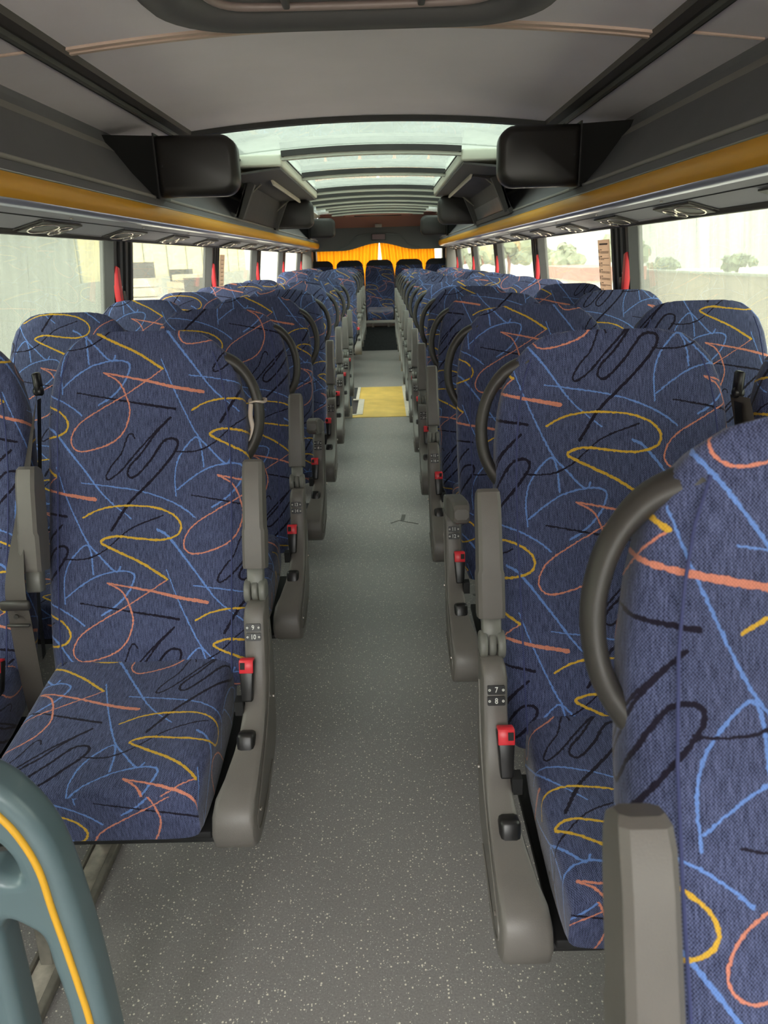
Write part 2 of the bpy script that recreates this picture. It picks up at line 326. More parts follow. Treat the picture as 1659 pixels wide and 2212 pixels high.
def box(name, x0, x1, y0, y1, z0, z1, m, parent=None, bev=0, seg=2, rot=None, piv=None, label=None):
    bm = bmesh.new(); add_box(bm, min(x0, x1), max(x0, x1), y0, y1, z0, z1, bev, seg, rot=rot, piv=piv)
    return from_bm(name, bm, m, parent, smooth=bev > 0, sharp=.9, label=label)
def add_prism_x(bm, poly, x0, x1, bev=0, seg=2, mi=0):
    """polygon in (y,z) pushed from x0 to x1"""
    a = [bm.verts.new((x0, y, z)) for y, z in poly]; b = [bm.verts.new((x1, y, z)) for y, z in poly]; n = len(poly)
    fa = bm.faces.new(a); fb = bm.faces.new(b[::-1]); fs = [fa, fb]
    for i in range(n): fs.append(bm.faces.new((a[i], b[i], b[(i + 1) % n], a[(i + 1) % n])))
    for f in fs: f.material_index = mi
    if bev > 0:
        es = list(set(fa.edges) | set(fb.edges))
        bmesh.ops.bevel(bm, geom=es, offset=bev, segments=seg, affect='EDGES', profile=.5)
def extrude_y(name, poly, y0, y1, m, parent=None, smooth=False, segs=None, label=None):
    """closed polygon in (x,z) pushed along y"""
    bm = bmesh.new(); ys = segs or [y0, y1]; rings = [[bm.verts.new((x, y, z)) for x, z in poly] for y in ys]; n = len(poly)
    for r0, r1 in zip(rings, rings[1:]):
        for i in range(n): bm.faces.new((r0[i], r0[(i + 1) % n], r1[(i + 1) % n], r1[i]))
    bm.faces.new(rings[0][::-1]); bm.faces.new(rings[-1])
    return from_bm(name, bm, m, parent, smooth=smooth, sharp=.6, label=label)
def strip_y(name, line, thick, y0, y1, m, s=1, parent=None, smooth=False):
    """open profile line in (x,z) given thickness away from the cabin, mirrored with s"""
    P = [Vector((x, z)) for x, z in line]; off = []
    for i, p in enumerate(P):
        d = (P[min(i + 1, len(P) - 1)] - P[max(i - 1, 0)]).normalized(); off.append(p + Vector((-d.y, d.x)) * thick)
    poly = [(s * p.x, p.y) for p in P] + [(s * p.x, p.y) for p in off[::-1]]
    return extrude_y(name, poly, y0, y1, m, parent, smooth)
def add_tube(bm, pts, ra, rb=None, n=10, caps=True, mi=0, nrm=None, radii=None):
    P = [Vector(p) for p in pts]; rb = rb or ra; rings = []; prev = None
    for i, p in enumerate(P):
        t = (P[min(i + 1, len(P) - 1)] - P[max(i - 1, 0)]).normalized()
        if nrm is not None: u = Vector(nrm)
        else: u = prev or (Vector((0, 0, 1)) if abs(t.z) < .9 else Vector((1, 0, 0)))
        u = (u - t * u.dot(t)).normalized(); v = t.cross(u); prev = u; k = radii[i] if radii else 1.0
        rings.append([bm.verts.new(p + u * ra * k * math.cos(2 * PI * j / n) + v * rb * k * math.sin(2 * PI * j / n)) for j in range(n)])
    for r0, r1 in zip(rings, rings[1:]):
        for j in range(n):
            f = bm.faces.new((r0[j], r0[(j + 1) % n], r1[(j + 1) % n], r1[j])); f.material_index = mi
    if caps:
        bm.faces.new(rings[0][::-1]).material_index = mi; bm.faces.new(rings[-1]).material_index = mi
def tube(name, pts, r, m, parent=None, rb=None, n=10, nrm=None, radii=None, label=None):
    bm = bmesh.new(); add_tube(bm, pts, r, rb, n, nrm=nrm, radii=radii); return from_bm(name, bm, m, parent, smooth=True, sharp=1.0, label=label)
def add_cyl(bm, c, r, h, axis='X', n=20, mi=0, bev=0):
    d = {'X': Vector((1, 0, 0)), 'Y': Vector((0, 1, 0)), 'Z': Vector((0, 0, 1))}[axis] * (h / 2); c = Vector(c)
    if bev:
        e = d * (1 - 2 * bev / h); add_tube(bm, [c - d, c - e, c + e, c + d], r, n=n, mi=mi, radii=[(r - bev) / r, 1, 1, (r - bev) / r], nrm=(0, 0, 1) if axis != 'Z' else (1, 0, 0))
    else: add_tube(bm, [c - d, c + d], r, n=n, mi=mi, nrm=(0, 0, 1) if axis != 'Z' else (1, 0, 0))
def smooth_pts(pts, k=6):
    P = [Vector(p) for p in pts]; P = [2 * P[0] - P[1]] + P + [2 * P[-1] - P[-2]]; out = []
    for i in range(1, len(P) - 2):
        p0, p1, p2, p3 = P[i - 1:i + 3]
        for j in range(k):
            t = j / k; out.append(.5 * ((2 * p1) + (-p0 + p2) * t + (2 * p0 - 5 * p1 + 4 * p2 - p3) * t * t + (-p0 + 3 * p1 - 3 * p2 + p3) * t ** 3))
    out.append(P[-2]); return out
def dup_tree(o, parent=None):
    c = o.copy(); COL.objects.link(c)
    if parent is not None: c.parent = parent
    for ch in list(o.children): dup_tree(ch, c)
    return c

# ------------------------------------------------------------------ the setting: floor, walls, ceiling
Y0, YR = -2.4, 12.15      # front opening, rear wall
XW = 1.19
def wx(z): return XW - .13 * max(0, z - .85)
bm = bmesh.new()
def slab(x0, x1, y0, y1, z1=0, t=.06): add_box(bm, x0, x1, y0, y1, z1 - t, z1)
slab(-XW, XW, Y0, 6.42); slab(-.20, XW, 6.42, 7.95); slab(-XW, XW, 7.95, 11.3)
floor = struct(from_bm('floor', bm, M['floor']))
struct(box('wall_front', -1.24, 1.24, Y0 - .05, Y0, 0, .8, M['wall']))
rp = struct(box('trim_1', -XW, XW, 11.3, YR, -.06, .34, M['carpet']))
# stairwell beside the mat
bm = bmesh.new()
add_box(bm, -XW, -.20, 6.42, 7.95, -.75, -.70); add_box(bm, -.62, -.30, 6.5, 7.3, -.70, -.24); add_box(bm, -.95, -.62, 6.5, 7.3, -.70, -.47)
add_box(bm, -.30, -.20, 6.42, 7.30, -.70, -.215)
add_box(bm, -XW, -.20, 7.30, 7.95, -.70, -.001); add_box(bm, -XW, -.20, 6.40, 6.44, -.7, -.03)
struct(from_bm('trim_2', bm, M['carpet']))
fm = empty('yellow_floor_mat', (0, 7.1, 0), 'worn yellow floor marking across the aisle beside the stairwell', 'floor mat')
bm = bmesh.new(); add_box(bm, -.18, .222, 6.35, 7.94, .0005, .004); add_box(bm, -.255, -.18, 6.35, 6.46, .0005, .004); add_box(bm, -.225, -.18, 7.22, 7.94, .0005, .004)
o = from_bm('mat', bm, M['yellow_floor'], fm); o.location = (0, -7.1, 0)
for q in ((-.215, -.16, 6.46, 7.20), (-.255, -.205, 6.44, 6.475), (-.27, -.19, 7.18, 7.225), (-.245, -.215, 7.22, 7.92), (.222, .262, 6.33, 7.96)):
    box('nosing_strip', q[0], q[1], q[2] - 7.1, q[3] - 7.1, .004, .009, M['nosing'], fm)
# scuff mark on the floor in the photograph's centre
bm = bmesh.new(); add_tube(bm, [(.06, 3.62, .0006), (.10, 3.66, .0006), (.15, 3.63, .0006), (.2, 3.60, .0006)], .0008, .006, n=6, nrm=(0, 0, 1)); add_tube(bm, [(.13, 3.75, .0006), (.12, 3.66, .0006)], .0008, .012, n=6, nrm=(0, 0, 1))
tag(from_bm('dried_stain', bm, mat('stain', srgb(84, 82, 78), .5)), 'dark branching dried stain on the grey aisle floor', 'stain')
bm = bmesh.new(); bmesh.ops.create_circle(bm, cap_ends=True, segments=14, radius=.011, matrix=Matrix.Translation((-.055, .92, .0006)) @ Matrix.Scale(.7, 4, (0, 1, 0)))
tag(from_bm('dark_spot', bm, mat('spot', srgb(60, 58, 62), .5)), 'small dark round spot on the floor nearest the camera', 'stain')

# side walls: panel under the windows, header, pillars, glass
PILL = [(-2.4, -2.2), (-.45, -.2), (1.45, 1.70), (3.40, 3.66), (5.36, 5.60), (7.26, 7.50), (9.16, 9.40), (11.15, 11.4)]
for s, side in ((-1, 'left'), (1, 'right')):
    bm = bmesh.new()
    def pan(z0, z1, y0, y1, t=.05):
        a, b = wx(z0), wx(z1)
        vs = [bm.verts.new((s * q, y, z)) for q, y, z in ((a, y0, z0), (a + t, y0, z0), (b + t, y0, z1), (b, y0, z1), (a, y1, z0), (a + t, y1, z0), (b + t, y1, z1), (b, y1, z1))]
        for f in ((0, 1, 2, 3), (4, 7, 6, 5), (0, 4, 5, 1), (1, 5, 6, 2), (2, 6, 7, 3), (3, 7, 4, 0)): bm.faces.new([vs[i] for i in f])
    pan(0, .82, Y0, YR + .05); add_box(bm, min(s * 1.14, s * 1.19), max(s * 1.14, s * 1.19), Y0, YR + .05, 1.46, 2.0); add_box(bm, min(s * .86, s * 1.14), max(s * .86, s * 1.14), Y0, YR + .05, 1.96, 2.0)
    struct(from_bm('wall_' + side, bm, M['wall']))
    for k, (a, b) in enumerate(PILL):
        bm = bmesh.new(); pan(.82, 1.46, a, b, .05)
        mid = (a + b) / 2; n0 = .012
        for (ya, yb, d) in ((a, a + .035, .012), (mid - .055, mid - .02, .014), (mid + .02, mid + .05, .014), (b - .03, b, .012)):
            vs = [bm.verts.new((s * (wx(z) - dd), y, z)) for z in (.82, 1.42) for (dd, y) in ((0, ya), (d, ya), (d, yb), (0, yb))]
            for f in ((0, 1, 2, 3), (7, 6, 5, 4), (0, 4, 5, 1), (1, 5, 6, 2), (2, 6, 7, 3), (3, 7, 4, 0)): bm.faces.new([vs[i] for i in f])
        struct(from_bm('trim_%d' % (3 + k + (0 if s < 0 else 10)), bm, M['pillar']))
    edges = [Y0] + [v for p in PILL for v in p] + [YR]
    for k in range(0, len(edges) - 1, 2):
        y0, y1 = edges[k], edges[k + 1]
        if y1 - y0 < .1: continue
        bm = bmesh.new(); pan(.82, 1.46, y0, y1, .006)
        bmesh.ops.translate(bm, verts=bm.verts, vec=(s * .03, 0, 0))
        w = struct(from_bm('window_%d' % (1 + k // 2 + (0 if s < 0 else 10)), bm, M['glass_dirty'] if y1 < 3.5 else M['glass']))

# ceiling: front lining, moulding, rails, slope panels
def arch(x, z0=1.868, z1=1.915): return z1 - (z1 - z0) * (x / .82) ** 2
XS = [-.82 + 1.64 * i / 16 for i in range(17)]
def arch_panel(name, y0, y1, m, t=.02, xs=XS, drop=0):
    poly = [(x, arch(x) - drop) for x in xs] + [(x, arch(x) - drop + t) for x in xs[::-1]]
    return extrude_y(name, poly, y0, y1, m, smooth=True)
struct(arch_panel('ceiling', Y0, 3.74, M['ceiling']))
mp_ = [(x, arch(x) - .007) for x in XS] + [(x, arch(x) + .005) for x in XS[::-1]]
struct(extrude_y('trim_30', mp_, 2.33, 2.352, M['ceil_trim'], smooth=True))
struct(extrude_y('trim_31', [(x, z - .004) for x, z in mp_], 2.356, 2.372, M['ceil_trim'], smooth=True))
struct(extrude_y('trim_32', [(x, arch(x) - .02) for x in XS] + [(x, arch(x) + .02) for x in XS[::-1]], 3.74, 3.79, M['gasket'], smooth=True))
for s, side in ((-1, 'left'), (1, 'right')):
    struct(strip_y('trim_4%d' % (0 if s < 0 else 1), [(.80, 1.872), (.805, 1.853), (.835, 1.848), (.842, 1.862), (.865, 1.860)], .02, Y0, 4.6, M['channel'], s))
    struct(strip_y('trim_4%d' % (2 if s < 0 else 3), [(.862, 1.862), (.885, 1.857)], .012, Y0, 4.6, M['light_grey'], s))
    struct(strip_y('trim_4%d' % (4 if s < 0 else 5), [(.885, 1.860), (.890, 1.850), (.896, 1.850), (.90, 1.858)], .01, Y0, 4.6, M['gasket'], s))
    struct(strip_y('trim_4%d' % (6 if s < 0 else 7), [(.89, 1.862), (1.11, 1.838)], .02, Y0, YR, M['ceiling'] , s))
    struct(strip_y('trim_4%d' % (8 if s < 0 else 9), [(.82, 1.89), (.90, 1.862)], .02, 4.6, 11.4, M['duct'], s))
    # cross moulding on the slope panel
    bm = bmesh.new(); vs = [(s * .895, 1.858), (s * 1.10, 1.836)]
    add_tube(bm, [(vs[0][0], 2.31, vs[0][1]), (vs[1][0], 2.31, vs[1][1])], .004, n=6); struct(from_bm('trim_5%d' % (0 if s < 0 else 1), bm, M['ceil_trim']))

# sunroof: panes and ribs
RIBS = [4.80, 5.98, 7.30, 7.95, 8.62, 9.20, 9.62, 10.15, 10.75]
pan_edges = [3.79] + RIBS + [11.0]
for k, (a, b) in enumerate(zip(pan_edges, pan_edges[1:])):
    xs = XS
    w = struct(arch_panel('window_%d' % (30 + k), a, b, M['sunroof_glass'], t=.006, xs=xs, drop=-.025))
for k, y in enumerate(RIBS):
    hw = .53 if y < 7.4 else (.70 if y < 9.3 else .62)
    xs = [-hw + 2 * hw * i / 12 for i in range(13)]
    rb = empty('sunroof_rib', (0, y, 0), 'pale grey curved sunroof cross rib, %s from the front' % ('first', 'second', 'third', 'fourth', 'fifth', 'sixth', 'seventh', 'eighth', 'ninth')[k], 'roof rib', 'sunroof ribs')
    p1 = [(x, arch(x) - .03) for x in xs] + [(x, arch(x) + .02) for x in xs[::-1]]
    extrude_y('bar', p1, 0, .055, M['rib'], rb, smooth=True)
    p2 = [(x, arch(x) - .012) for x in xs] + [(x, arch(x) + .02) for x in xs[::-1]]
    extrude_y('gasket', p2, -.014, 0, M['gasket'], rb, smooth=True); extrude_y('gasket', [(x, z - .002) for x, z in p2], .055, .065, M['gasket'], rb, smooth=True)
for s in (-1, 1):
    # glass edge seal along the first pane
    tube('trim_5%d' % (2 if s < 0 else 3), [(s * .775, 3.79, 1.873), (s * .775, 4.80, 1.873)], .006, M['gasket'])['kind'] = 'structure'
    tube('trim_5%d' % (4 if s < 0 else 5), [(s * .795, 3.79, 1.871), (s * .795, 4.80, 1.871)], .004, M['gasket'])['kind'] = 'structure'
    # dropped duct box beside the sunroof
    side = 'left' if s < 0 else 'right'
    du = empty('ceiling_duct', (0, 4.8, 0), 'cream grey boxed ceiling duct with dark underside %s of the sunroof' % side, 'ceiling duct', 'ceiling ducts')
    bm = bmesh.new(); add_box(bm, min(s * .53, s * .86), max(s * .53, s * .86), 0, 2.5, 1.835, 1.90, .012, 2); add_box(bm, min(s * .80, s * .93), max(s * .80, s * .93), 0.02, 2.5, 1.80, 1.88, .01, 1)
    from_bm('casing', bm, M['duct'], du, smooth=True, sharp=.9)
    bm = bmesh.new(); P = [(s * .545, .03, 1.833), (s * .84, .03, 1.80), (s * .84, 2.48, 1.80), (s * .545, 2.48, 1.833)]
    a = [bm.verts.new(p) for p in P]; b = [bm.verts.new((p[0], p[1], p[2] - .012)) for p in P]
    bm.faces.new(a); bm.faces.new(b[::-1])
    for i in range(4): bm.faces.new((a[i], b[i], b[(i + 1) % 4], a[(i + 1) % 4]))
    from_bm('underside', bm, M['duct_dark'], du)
    tube('glass_seal', [(s * .52, 0, 1.885), (s * .52, 2.5, 1.885)], .005, M['gasket'], du)
    # open hatch in the rack front
    h = empty('open_hatch', (s * .9, 5.25, 1.6), 'dark lined hatch hanging open on the %s luggage rack' % side, 'hatch', 'open rack hatches')
    def hp(name, pts, t, m, y0=0, y1=1.75):
        P = [Vector((s * (x - .9), z - 1.6)) for x, z in pts]; d = (P[1] - P[0]).normalized(); nn = Vector((-d.y, d.x)) * t
        return extrude_y(name, [tuple(P[0]), tuple(P[1]), tuple(P[1] + nn), tuple(P[0] + nn)], y0, y1, m, h)
    hp('back_panel', [(.905, 1.585), (.83, 1.79)], .015 * s, M['hatch'])
    hp('padded_panel', [(.892, 1.60), (.862, 1.685)], .012, M['hatch_pad'], .12, 1.62)
    hp('flap', [(.83, 1.79), (.66, 1.815)], .02 , M['hatch'], .05, 1.7)
    hp('light_edge', [(.645, 1.782), (.66, 1.822)], .014, M['nosing'], .05, 1.7)
    for yy in (0, 1.70): hp('side_frame', [(.91, 1.59), (.815, 1.80)], .05 * s, M['duct_dark'], yy, yy + .05)
    hp('lower_lip', [(.915, 1.575), (.90, 1.60)], .03, M['duct_dark'], -.05, 1.8)
    tube('latch_arm', [(s * (-.04), .10, .10), (s * (-.16), .10, .19)], .006, M['steel'], h)
    tube('latch_arm', [(s * (-.04), 1.6, .10), (s * (-.16), 1.6, .19)], .006, M['steel'], h)

# luggage racks
for s, side in ((-1, 'left'), (1, 'right')):
    r = empty('luggage_rack', (0, 0, 0), 'grey overhead luggage rack with yellow front strip along the %s side' % side, 'luggage rack', 'overhead luggage racks')
    strip_y('ledge', [(1.11, 1.838), (1.105, 1.815), (1.095, 1.79)], .015, Y0, 11.75, M['rack_grey'], s, r)
    strip_y('upper_band', [(1.095, 1.79), (1.06, 1.755)], .015, Y0, 11.75, M['rack_olive'], s, r)
    strip_y('front_panel', [(1.062, 1.756), (1.0, 1.672), (.918, 1.582)], .018, Y0, 11.75, M['rack_grey'], s, r, smooth=True)
    tube('bead', [(s * .913, Y0, 1.576), (s * .913, 11.75, 1.576)], .007, M['rack_olive'], r)
    strip_y('lower_band', [(.915, 1.572), (.893, 1.538)], .015, Y0, 11.72, M['rack_grey'], s, r)
    tube('silver_line', [(s * .889, Y0, 1.535), (s * .889, 11.7, 1.535)], .003, M['light_grey'], r, n=6)
    yl = [(.889, 1.534), (.880, 1.522), (.877, 1.503), (.880, 1.485), (.890, 1.472)]
    strip_y('yellow_strip', yl, .015, Y0, 11.6, M['yellow'], s, r, smooth=True)
    # strip end curls in towards the window
    bm = bmesh.new(); rings = []
    for k in range(7):
        t = k / 6; a = [bm.verts.new((s * (x + .22 * t * t), 11.6 + .16 * math.sin(t * PI / 2), z)) for x, z in yl]; rings.append(a)
    for r0, r1 in zip(rings, rings[1:]):
        for i in range(len(yl) - 1): bm.faces.new((r0[i], r0[i + 1], r1[i + 1], r1[i]))
    from_bm('strip_end', bm, M['yellow'], r, smooth=True)
    strip_y('silver_edge', [(.890, 1.472), (.900, 1.461), (.935, 1.457)], .012, Y0, 11.7, M['rack_silver'], s, r, smooth=True)
    strip_y('underside', [(.935, 1.457), (.985, 1.448), (1.095, 1.418)], .02, Y0, 11.75, M['rack_under'], s, r)
    strip_y('outer_lip', [(1.09, 1.419), (1.10, 1.404), (1.112, 1.402)], .015, Y0, 11.75, M['channel'], s, r, smooth=True)
    tube('seam', [(s * .985, Y0, 1.447), (s * .985, 11.7, 1.447)], .002, M['gasket'], r, n=5)
    k = 0
    for y in [1.1 + .765 * i for i in range(14)]:
        k += 1
        u = bmesh.new()
        def pt(a, b): # a along y, b across
            x = 1.0 + b * .11; return Vector((s * x, y + a, 1.4475 - (x - .985) * .268 - .003))
        add_tube(u, [pt(-.17, -.05), pt(-.17, .95)], .002, .006, n=5)
        # base plate
        P = [pt(-.16, .0), pt(.16, .0), pt(.18, .95), pt(-.14, .95)]; a = [u.verts.new(p) for p in P]; b_ = [u.verts.new(p + Vector((0, 0, -.005))) for p in P]
        u.faces.new(a); u.faces.new(b_)
        for i in range(4): u.faces.new((a[i], b_[i], b_[(i + 1) % 4], a[(i + 1) % 4]))
        un = from_bm('service_unit', u, M['channel'], r)
        for (ca, cb, ra, rb_) in ((-.05, .45, .085, .36), (.09, .32, .035, .18), (.09, .68, .035, .16)):
            q = bmesh.new(); ring = [pt(ca + ra * math.cos(t), cb + rb_ * math.sin(t)) + Vector((0, 0, -.006)) for t in [2 * PI * i / 20 for i in range(21)]]
            add_tube(q, ring, .0035, n=6, caps=False); from_bm('lamp_ring', q, M['chrome'], un, smooth=True)
        box('screw', s * .955 - .004, s * .955 + .004, y - .05, y - .042, 1.449, 1.4525, M['chrome'], r)

# ceiling console nearest the camera
cs = empty('roof_console', (0, 1.62, 1.86), 'dark grey oval roof console with recessed brown bays above the camera', 'roof console')
def rrect(hx, hy, r, n=8, sup=None):
    out = []
    for (cx, cy, a0) in ((hx - r, hy - r, 0), (-hx + r, hy - r, PI / 2), (-hx + r, -hy + r, PI), (hx - r, -hy + r, 3 * PI / 2)):
        for i in range(n + 1): a = a0 + PI / 2 * i / n; out.append((cx + r * math.cos(a), cy + r * math.sin(a)))
    return out
bm = bmesh.new(); prof = [(0, .04), (.0, -.012), (-.02, -.028), (-.075, -.03), (-.10, -.012), (-.115, .02)]; rings = []
for d, z in prof:
    pr_ = rrect(.47 + d, .50 + d, .2 + d * .8); rings.append([bm.verts.new((x, y, z)) for x, y in pr_])
n = len(rings[0])
for r0, r1 in zip(rings, rings[1:]):
    for i in range(n): bm.faces.new((r0[i], r0[(i + 1) % n], r1[(i + 1) % n], r1[i]))
from_bm('surround', bm, M['console'], cs, smooth=True)
bm = bmesh.new(); pr_ = rrect(.36, .39, .13); f = bm.faces.new([bm.verts.new((x, y, .015)) for x, y in pr_]); from_bm('recess', bm, M['console_in'], cs)
for x in (-.155, .155): box('divider', x - .008, x + .008, -.38, .37, -.012, .02, M['console'], cs, bev=.004)
tube('bay_edge', smooth_pts([(-.34, .20, -.004), (-.30, .345, -.004), (-.17, .375, -.004), (.17, .375, -.004), (.30, .345, -.004), (.34, .20, -.004)]), .009, M['console_in'], cs)

# monitors
for i, y in enumerate((3.45, 7.05, 10.2)):
    for s, side in ((-1, 'left'), (1, 'right')):
        t = empty('overhead_monitor', (s * .72, y, 1.69), '%s black rounded folding monitor shell under the %s luggage rack' % (('nearest', 'middle', 'rearmost')[i], side), 'monitor', 'ceiling monitors')
        bm = bmesh.new(); rings = []
        for (d, yy) in ((.03, -.055), (.012, -.048), (0, -.03), (0, .03), (.02, .055)):
            ra_, rb2 = rrect(.172 - d, .118 - d, .068 - d * .6, 6), rrect(.172 - d, .118 - d, .014, 6)
            pr_ = [p if p[0] * s < 0 else q for p, q in zip(ra_, rb2)]
            ring = []
            for x, z in pr_:
                ring.append(bm.verts.new((x, yy, z)))
            rings.append(ring)
        n = len(rings[0])
        for r0, r1 in zip(rings, rings[1:]):
            for k in range(n): bm.faces.new((r0[k], r0[(k + 1) % n], r1[(k + 1) % n], r1[k]))
        bm.faces.new(rings[0]); bm.faces.new(rings[-1][::-1])
        from_bm('shell', bm, M['monitor'], t, smooth=True)
        bm = bmesh.new(); P = [(s * .165, .12), (s * .33, .125), (s * .20, -.12), (s * .165, -.12)]
        P = [(s * .165, .12), (s * .40, .13), (s * .20, -.12), (s * .165, -.12)]; a = [bm.verts.new((x, -.02, z)) for x, z in P]; b = [bm.verts.new((x, .12, z)) for x, z in P]
        bm.faces.new(a); bm.faces.new(b[::-1])
        for k in range(4): bm.faces.new((a[k], b[k], b[(k + 1) % 4], a[(k + 1) % 4]))
        from_bm('bracket', bm, M['bracket'], t)
        box('bracket_edge', min(s * .160, s * .166), max(s * .160, s * .166), -.062, .10, -.125, .125, M['black'], t)
        bm = bmesh.new(); add_cyl(bm, (s * .14, -.057, 0), .004, .006, 'Y', 10); from_bm('screw', bm, M['black'], t)

# rear end of the cabin
struct(box('wall_rear', -1.19, 1.19, YR, YR + .05, .3, .9, M['wall']))
bm = bmesh.new()   # header with arched cut-out over the rear window
xs = [-1.19 + 2.38 * i / 48 for i in range(49)]
def hz(x):
    a = abs(x); b = 1.425
    return b + (.10 * .5 * (1 + math.cos(PI * min(1, a / .56))) if a < .56 else 0)
low = [bm.verts.new((x, 11.72, hz(x))) for x in xs]; top = [bm.verts.new((x, 11.80, 1.73 + .02 * (1 - (x / 1.19) ** 2))) for x in xs]
mid = [bm.verts.new((x, 11.74, hz(x) + .05 + .02)) for x in xs]; low2 = [bm.verts.new((x, 12.1, hz(x) + .01)) for x in xs]; top2 = [bm.verts.new((x, 12.1, 1.9)) for x in xs]
for ra, rb_ in ((low2, low), (low, mid), (mid, top), (top, top2), (top2, low2)):
    for i in range(48): bm.faces.new((ra[i], ra[i + 1], rb_[i + 1], rb_[i]))
struct(from_bm('trim_60', bm, M['cove'], smooth=True, sharp=.7))
tube('trim_61', smooth_pts([(-.62, 11.72, 1.44), (-.45, 11.735, 1.50), (-.38, 11.75, 1.58), (-.28, 11.76, 1.64), (0, 11.77, 1.665), (.28, 11.76, 1.64), (.38, 11.75, 1.58), (.45, 11.735, 1.50), (.62, 11.72, 1.44)]), .012, M['cove'])['kind'] = 'structure'
sg = empty('rear_display', (0, 11.74, 1.61), 'small dark maroon display panel centred above the rear curtain', 'display')
box('bezel', -.105, .105, -.02, .02, -.045, .045, M['gasket'], sg, bev=.004); box('screen', -.095, .095, -.024, -.018, -.036, .036, M['screen'], sg)
struct(box('trim_62', -.86, .86, 11.0, 11.8, 1.90, 1.93, M['copper']))
bm = bmesh.new(); a = [bm.verts.new(p) for p in ((-.86, 11.35, 1.885), (.86, 11.35, 1.885), (.86, 11.82, 1.74), (-.86, 11.82, 1.74))]; b = [bm.verts.new(v.co + Vector((0, 0, .03))) for v in a]
bm.faces.new(a); bm.faces.new(b[::-1])
for i in range(4): bm.faces.new((a[i], b[i], b[(i + 1) % 4], a[(i + 1) % 4]))
struct(from_bm('trim_63', bm, M['copper']))
rc = empty('rear_ceiling_console', (0, 11.12, 1.88), 'copper brown ceiling console with black vent slot at the rear', 'roof console')
box('housing', -.46, .46, -.10, .16, -.005, .02, M['copper'], rc, bev=.004); box('vent_slot', -.33, .33, -.06, .10, -.014, -.003, M['black'], rc, bev=.004)
for x in (-.56, .56): box('lamp', x - .07, x + .07, -.06, .06, -.006, .015, M['light_grey'], rc)
box('latch', -.05, .05, .52, .62, -.14, -.09, M['rack_olive'], rc, bev=.01)
# rear window glass and pillars
struct(box('window_60', -1.1, 1.1, YR - .01, YR, .9, 1.6, M['glass']))
for s in (-1, 1):
    struct(box('trim_6%d' % (4 if s < 0 else 5), s * 1.0, s * 1.19, 11.6, YR, .8, 1.48, M['rack_olive'], bev=.01)); struct(box('trim_6%d' % (6 if s < 0 else 7), s * .965, s * 1.0, 11.9, YR, .8, 1.48, M['black_matt']))
# curtains
cu_n = 0
for (x0, x1, xb, xc) in ((-.955, .0, -.955, -.035), (.01, .845, .055, .86)):
    cu_n += 1; bm = bmesh.new(); nx, nz = 150, 10; g = []
    for j in range(nz + 1):
        t = j / nz; z = 1.56 - .70 * t; row = []
        a = x0 + (xb - x0) * min(1, t * 1.6); b = x1 + (xc - x1) * min(1, t * 1.6)
        for i in range(nx + 1):
            u = i / nx; x = a + (b - a) * u
            row.append(bm.verts.new((x, 12.03 + .018 * math.sin(u * 2 * PI * 17 + .8 * math.sin(u * 9)) + .004 * math.sin(u * 150 + t * 3), z)))
        g.append(row)
    for j in range(nz):
        for i in range(nx): bm.faces.new((g[j][i], g[j][i + 1], g[j + 1][i + 1], g[j + 1][i]))
    tag(from_bm('curtain', bm, M['curtain'], smooth=True), 'orange pleated curtain covering the %s half of the rear window' % ('left' if cu_n == 1 else 'right'), 'curtain', 'rear window curtains')

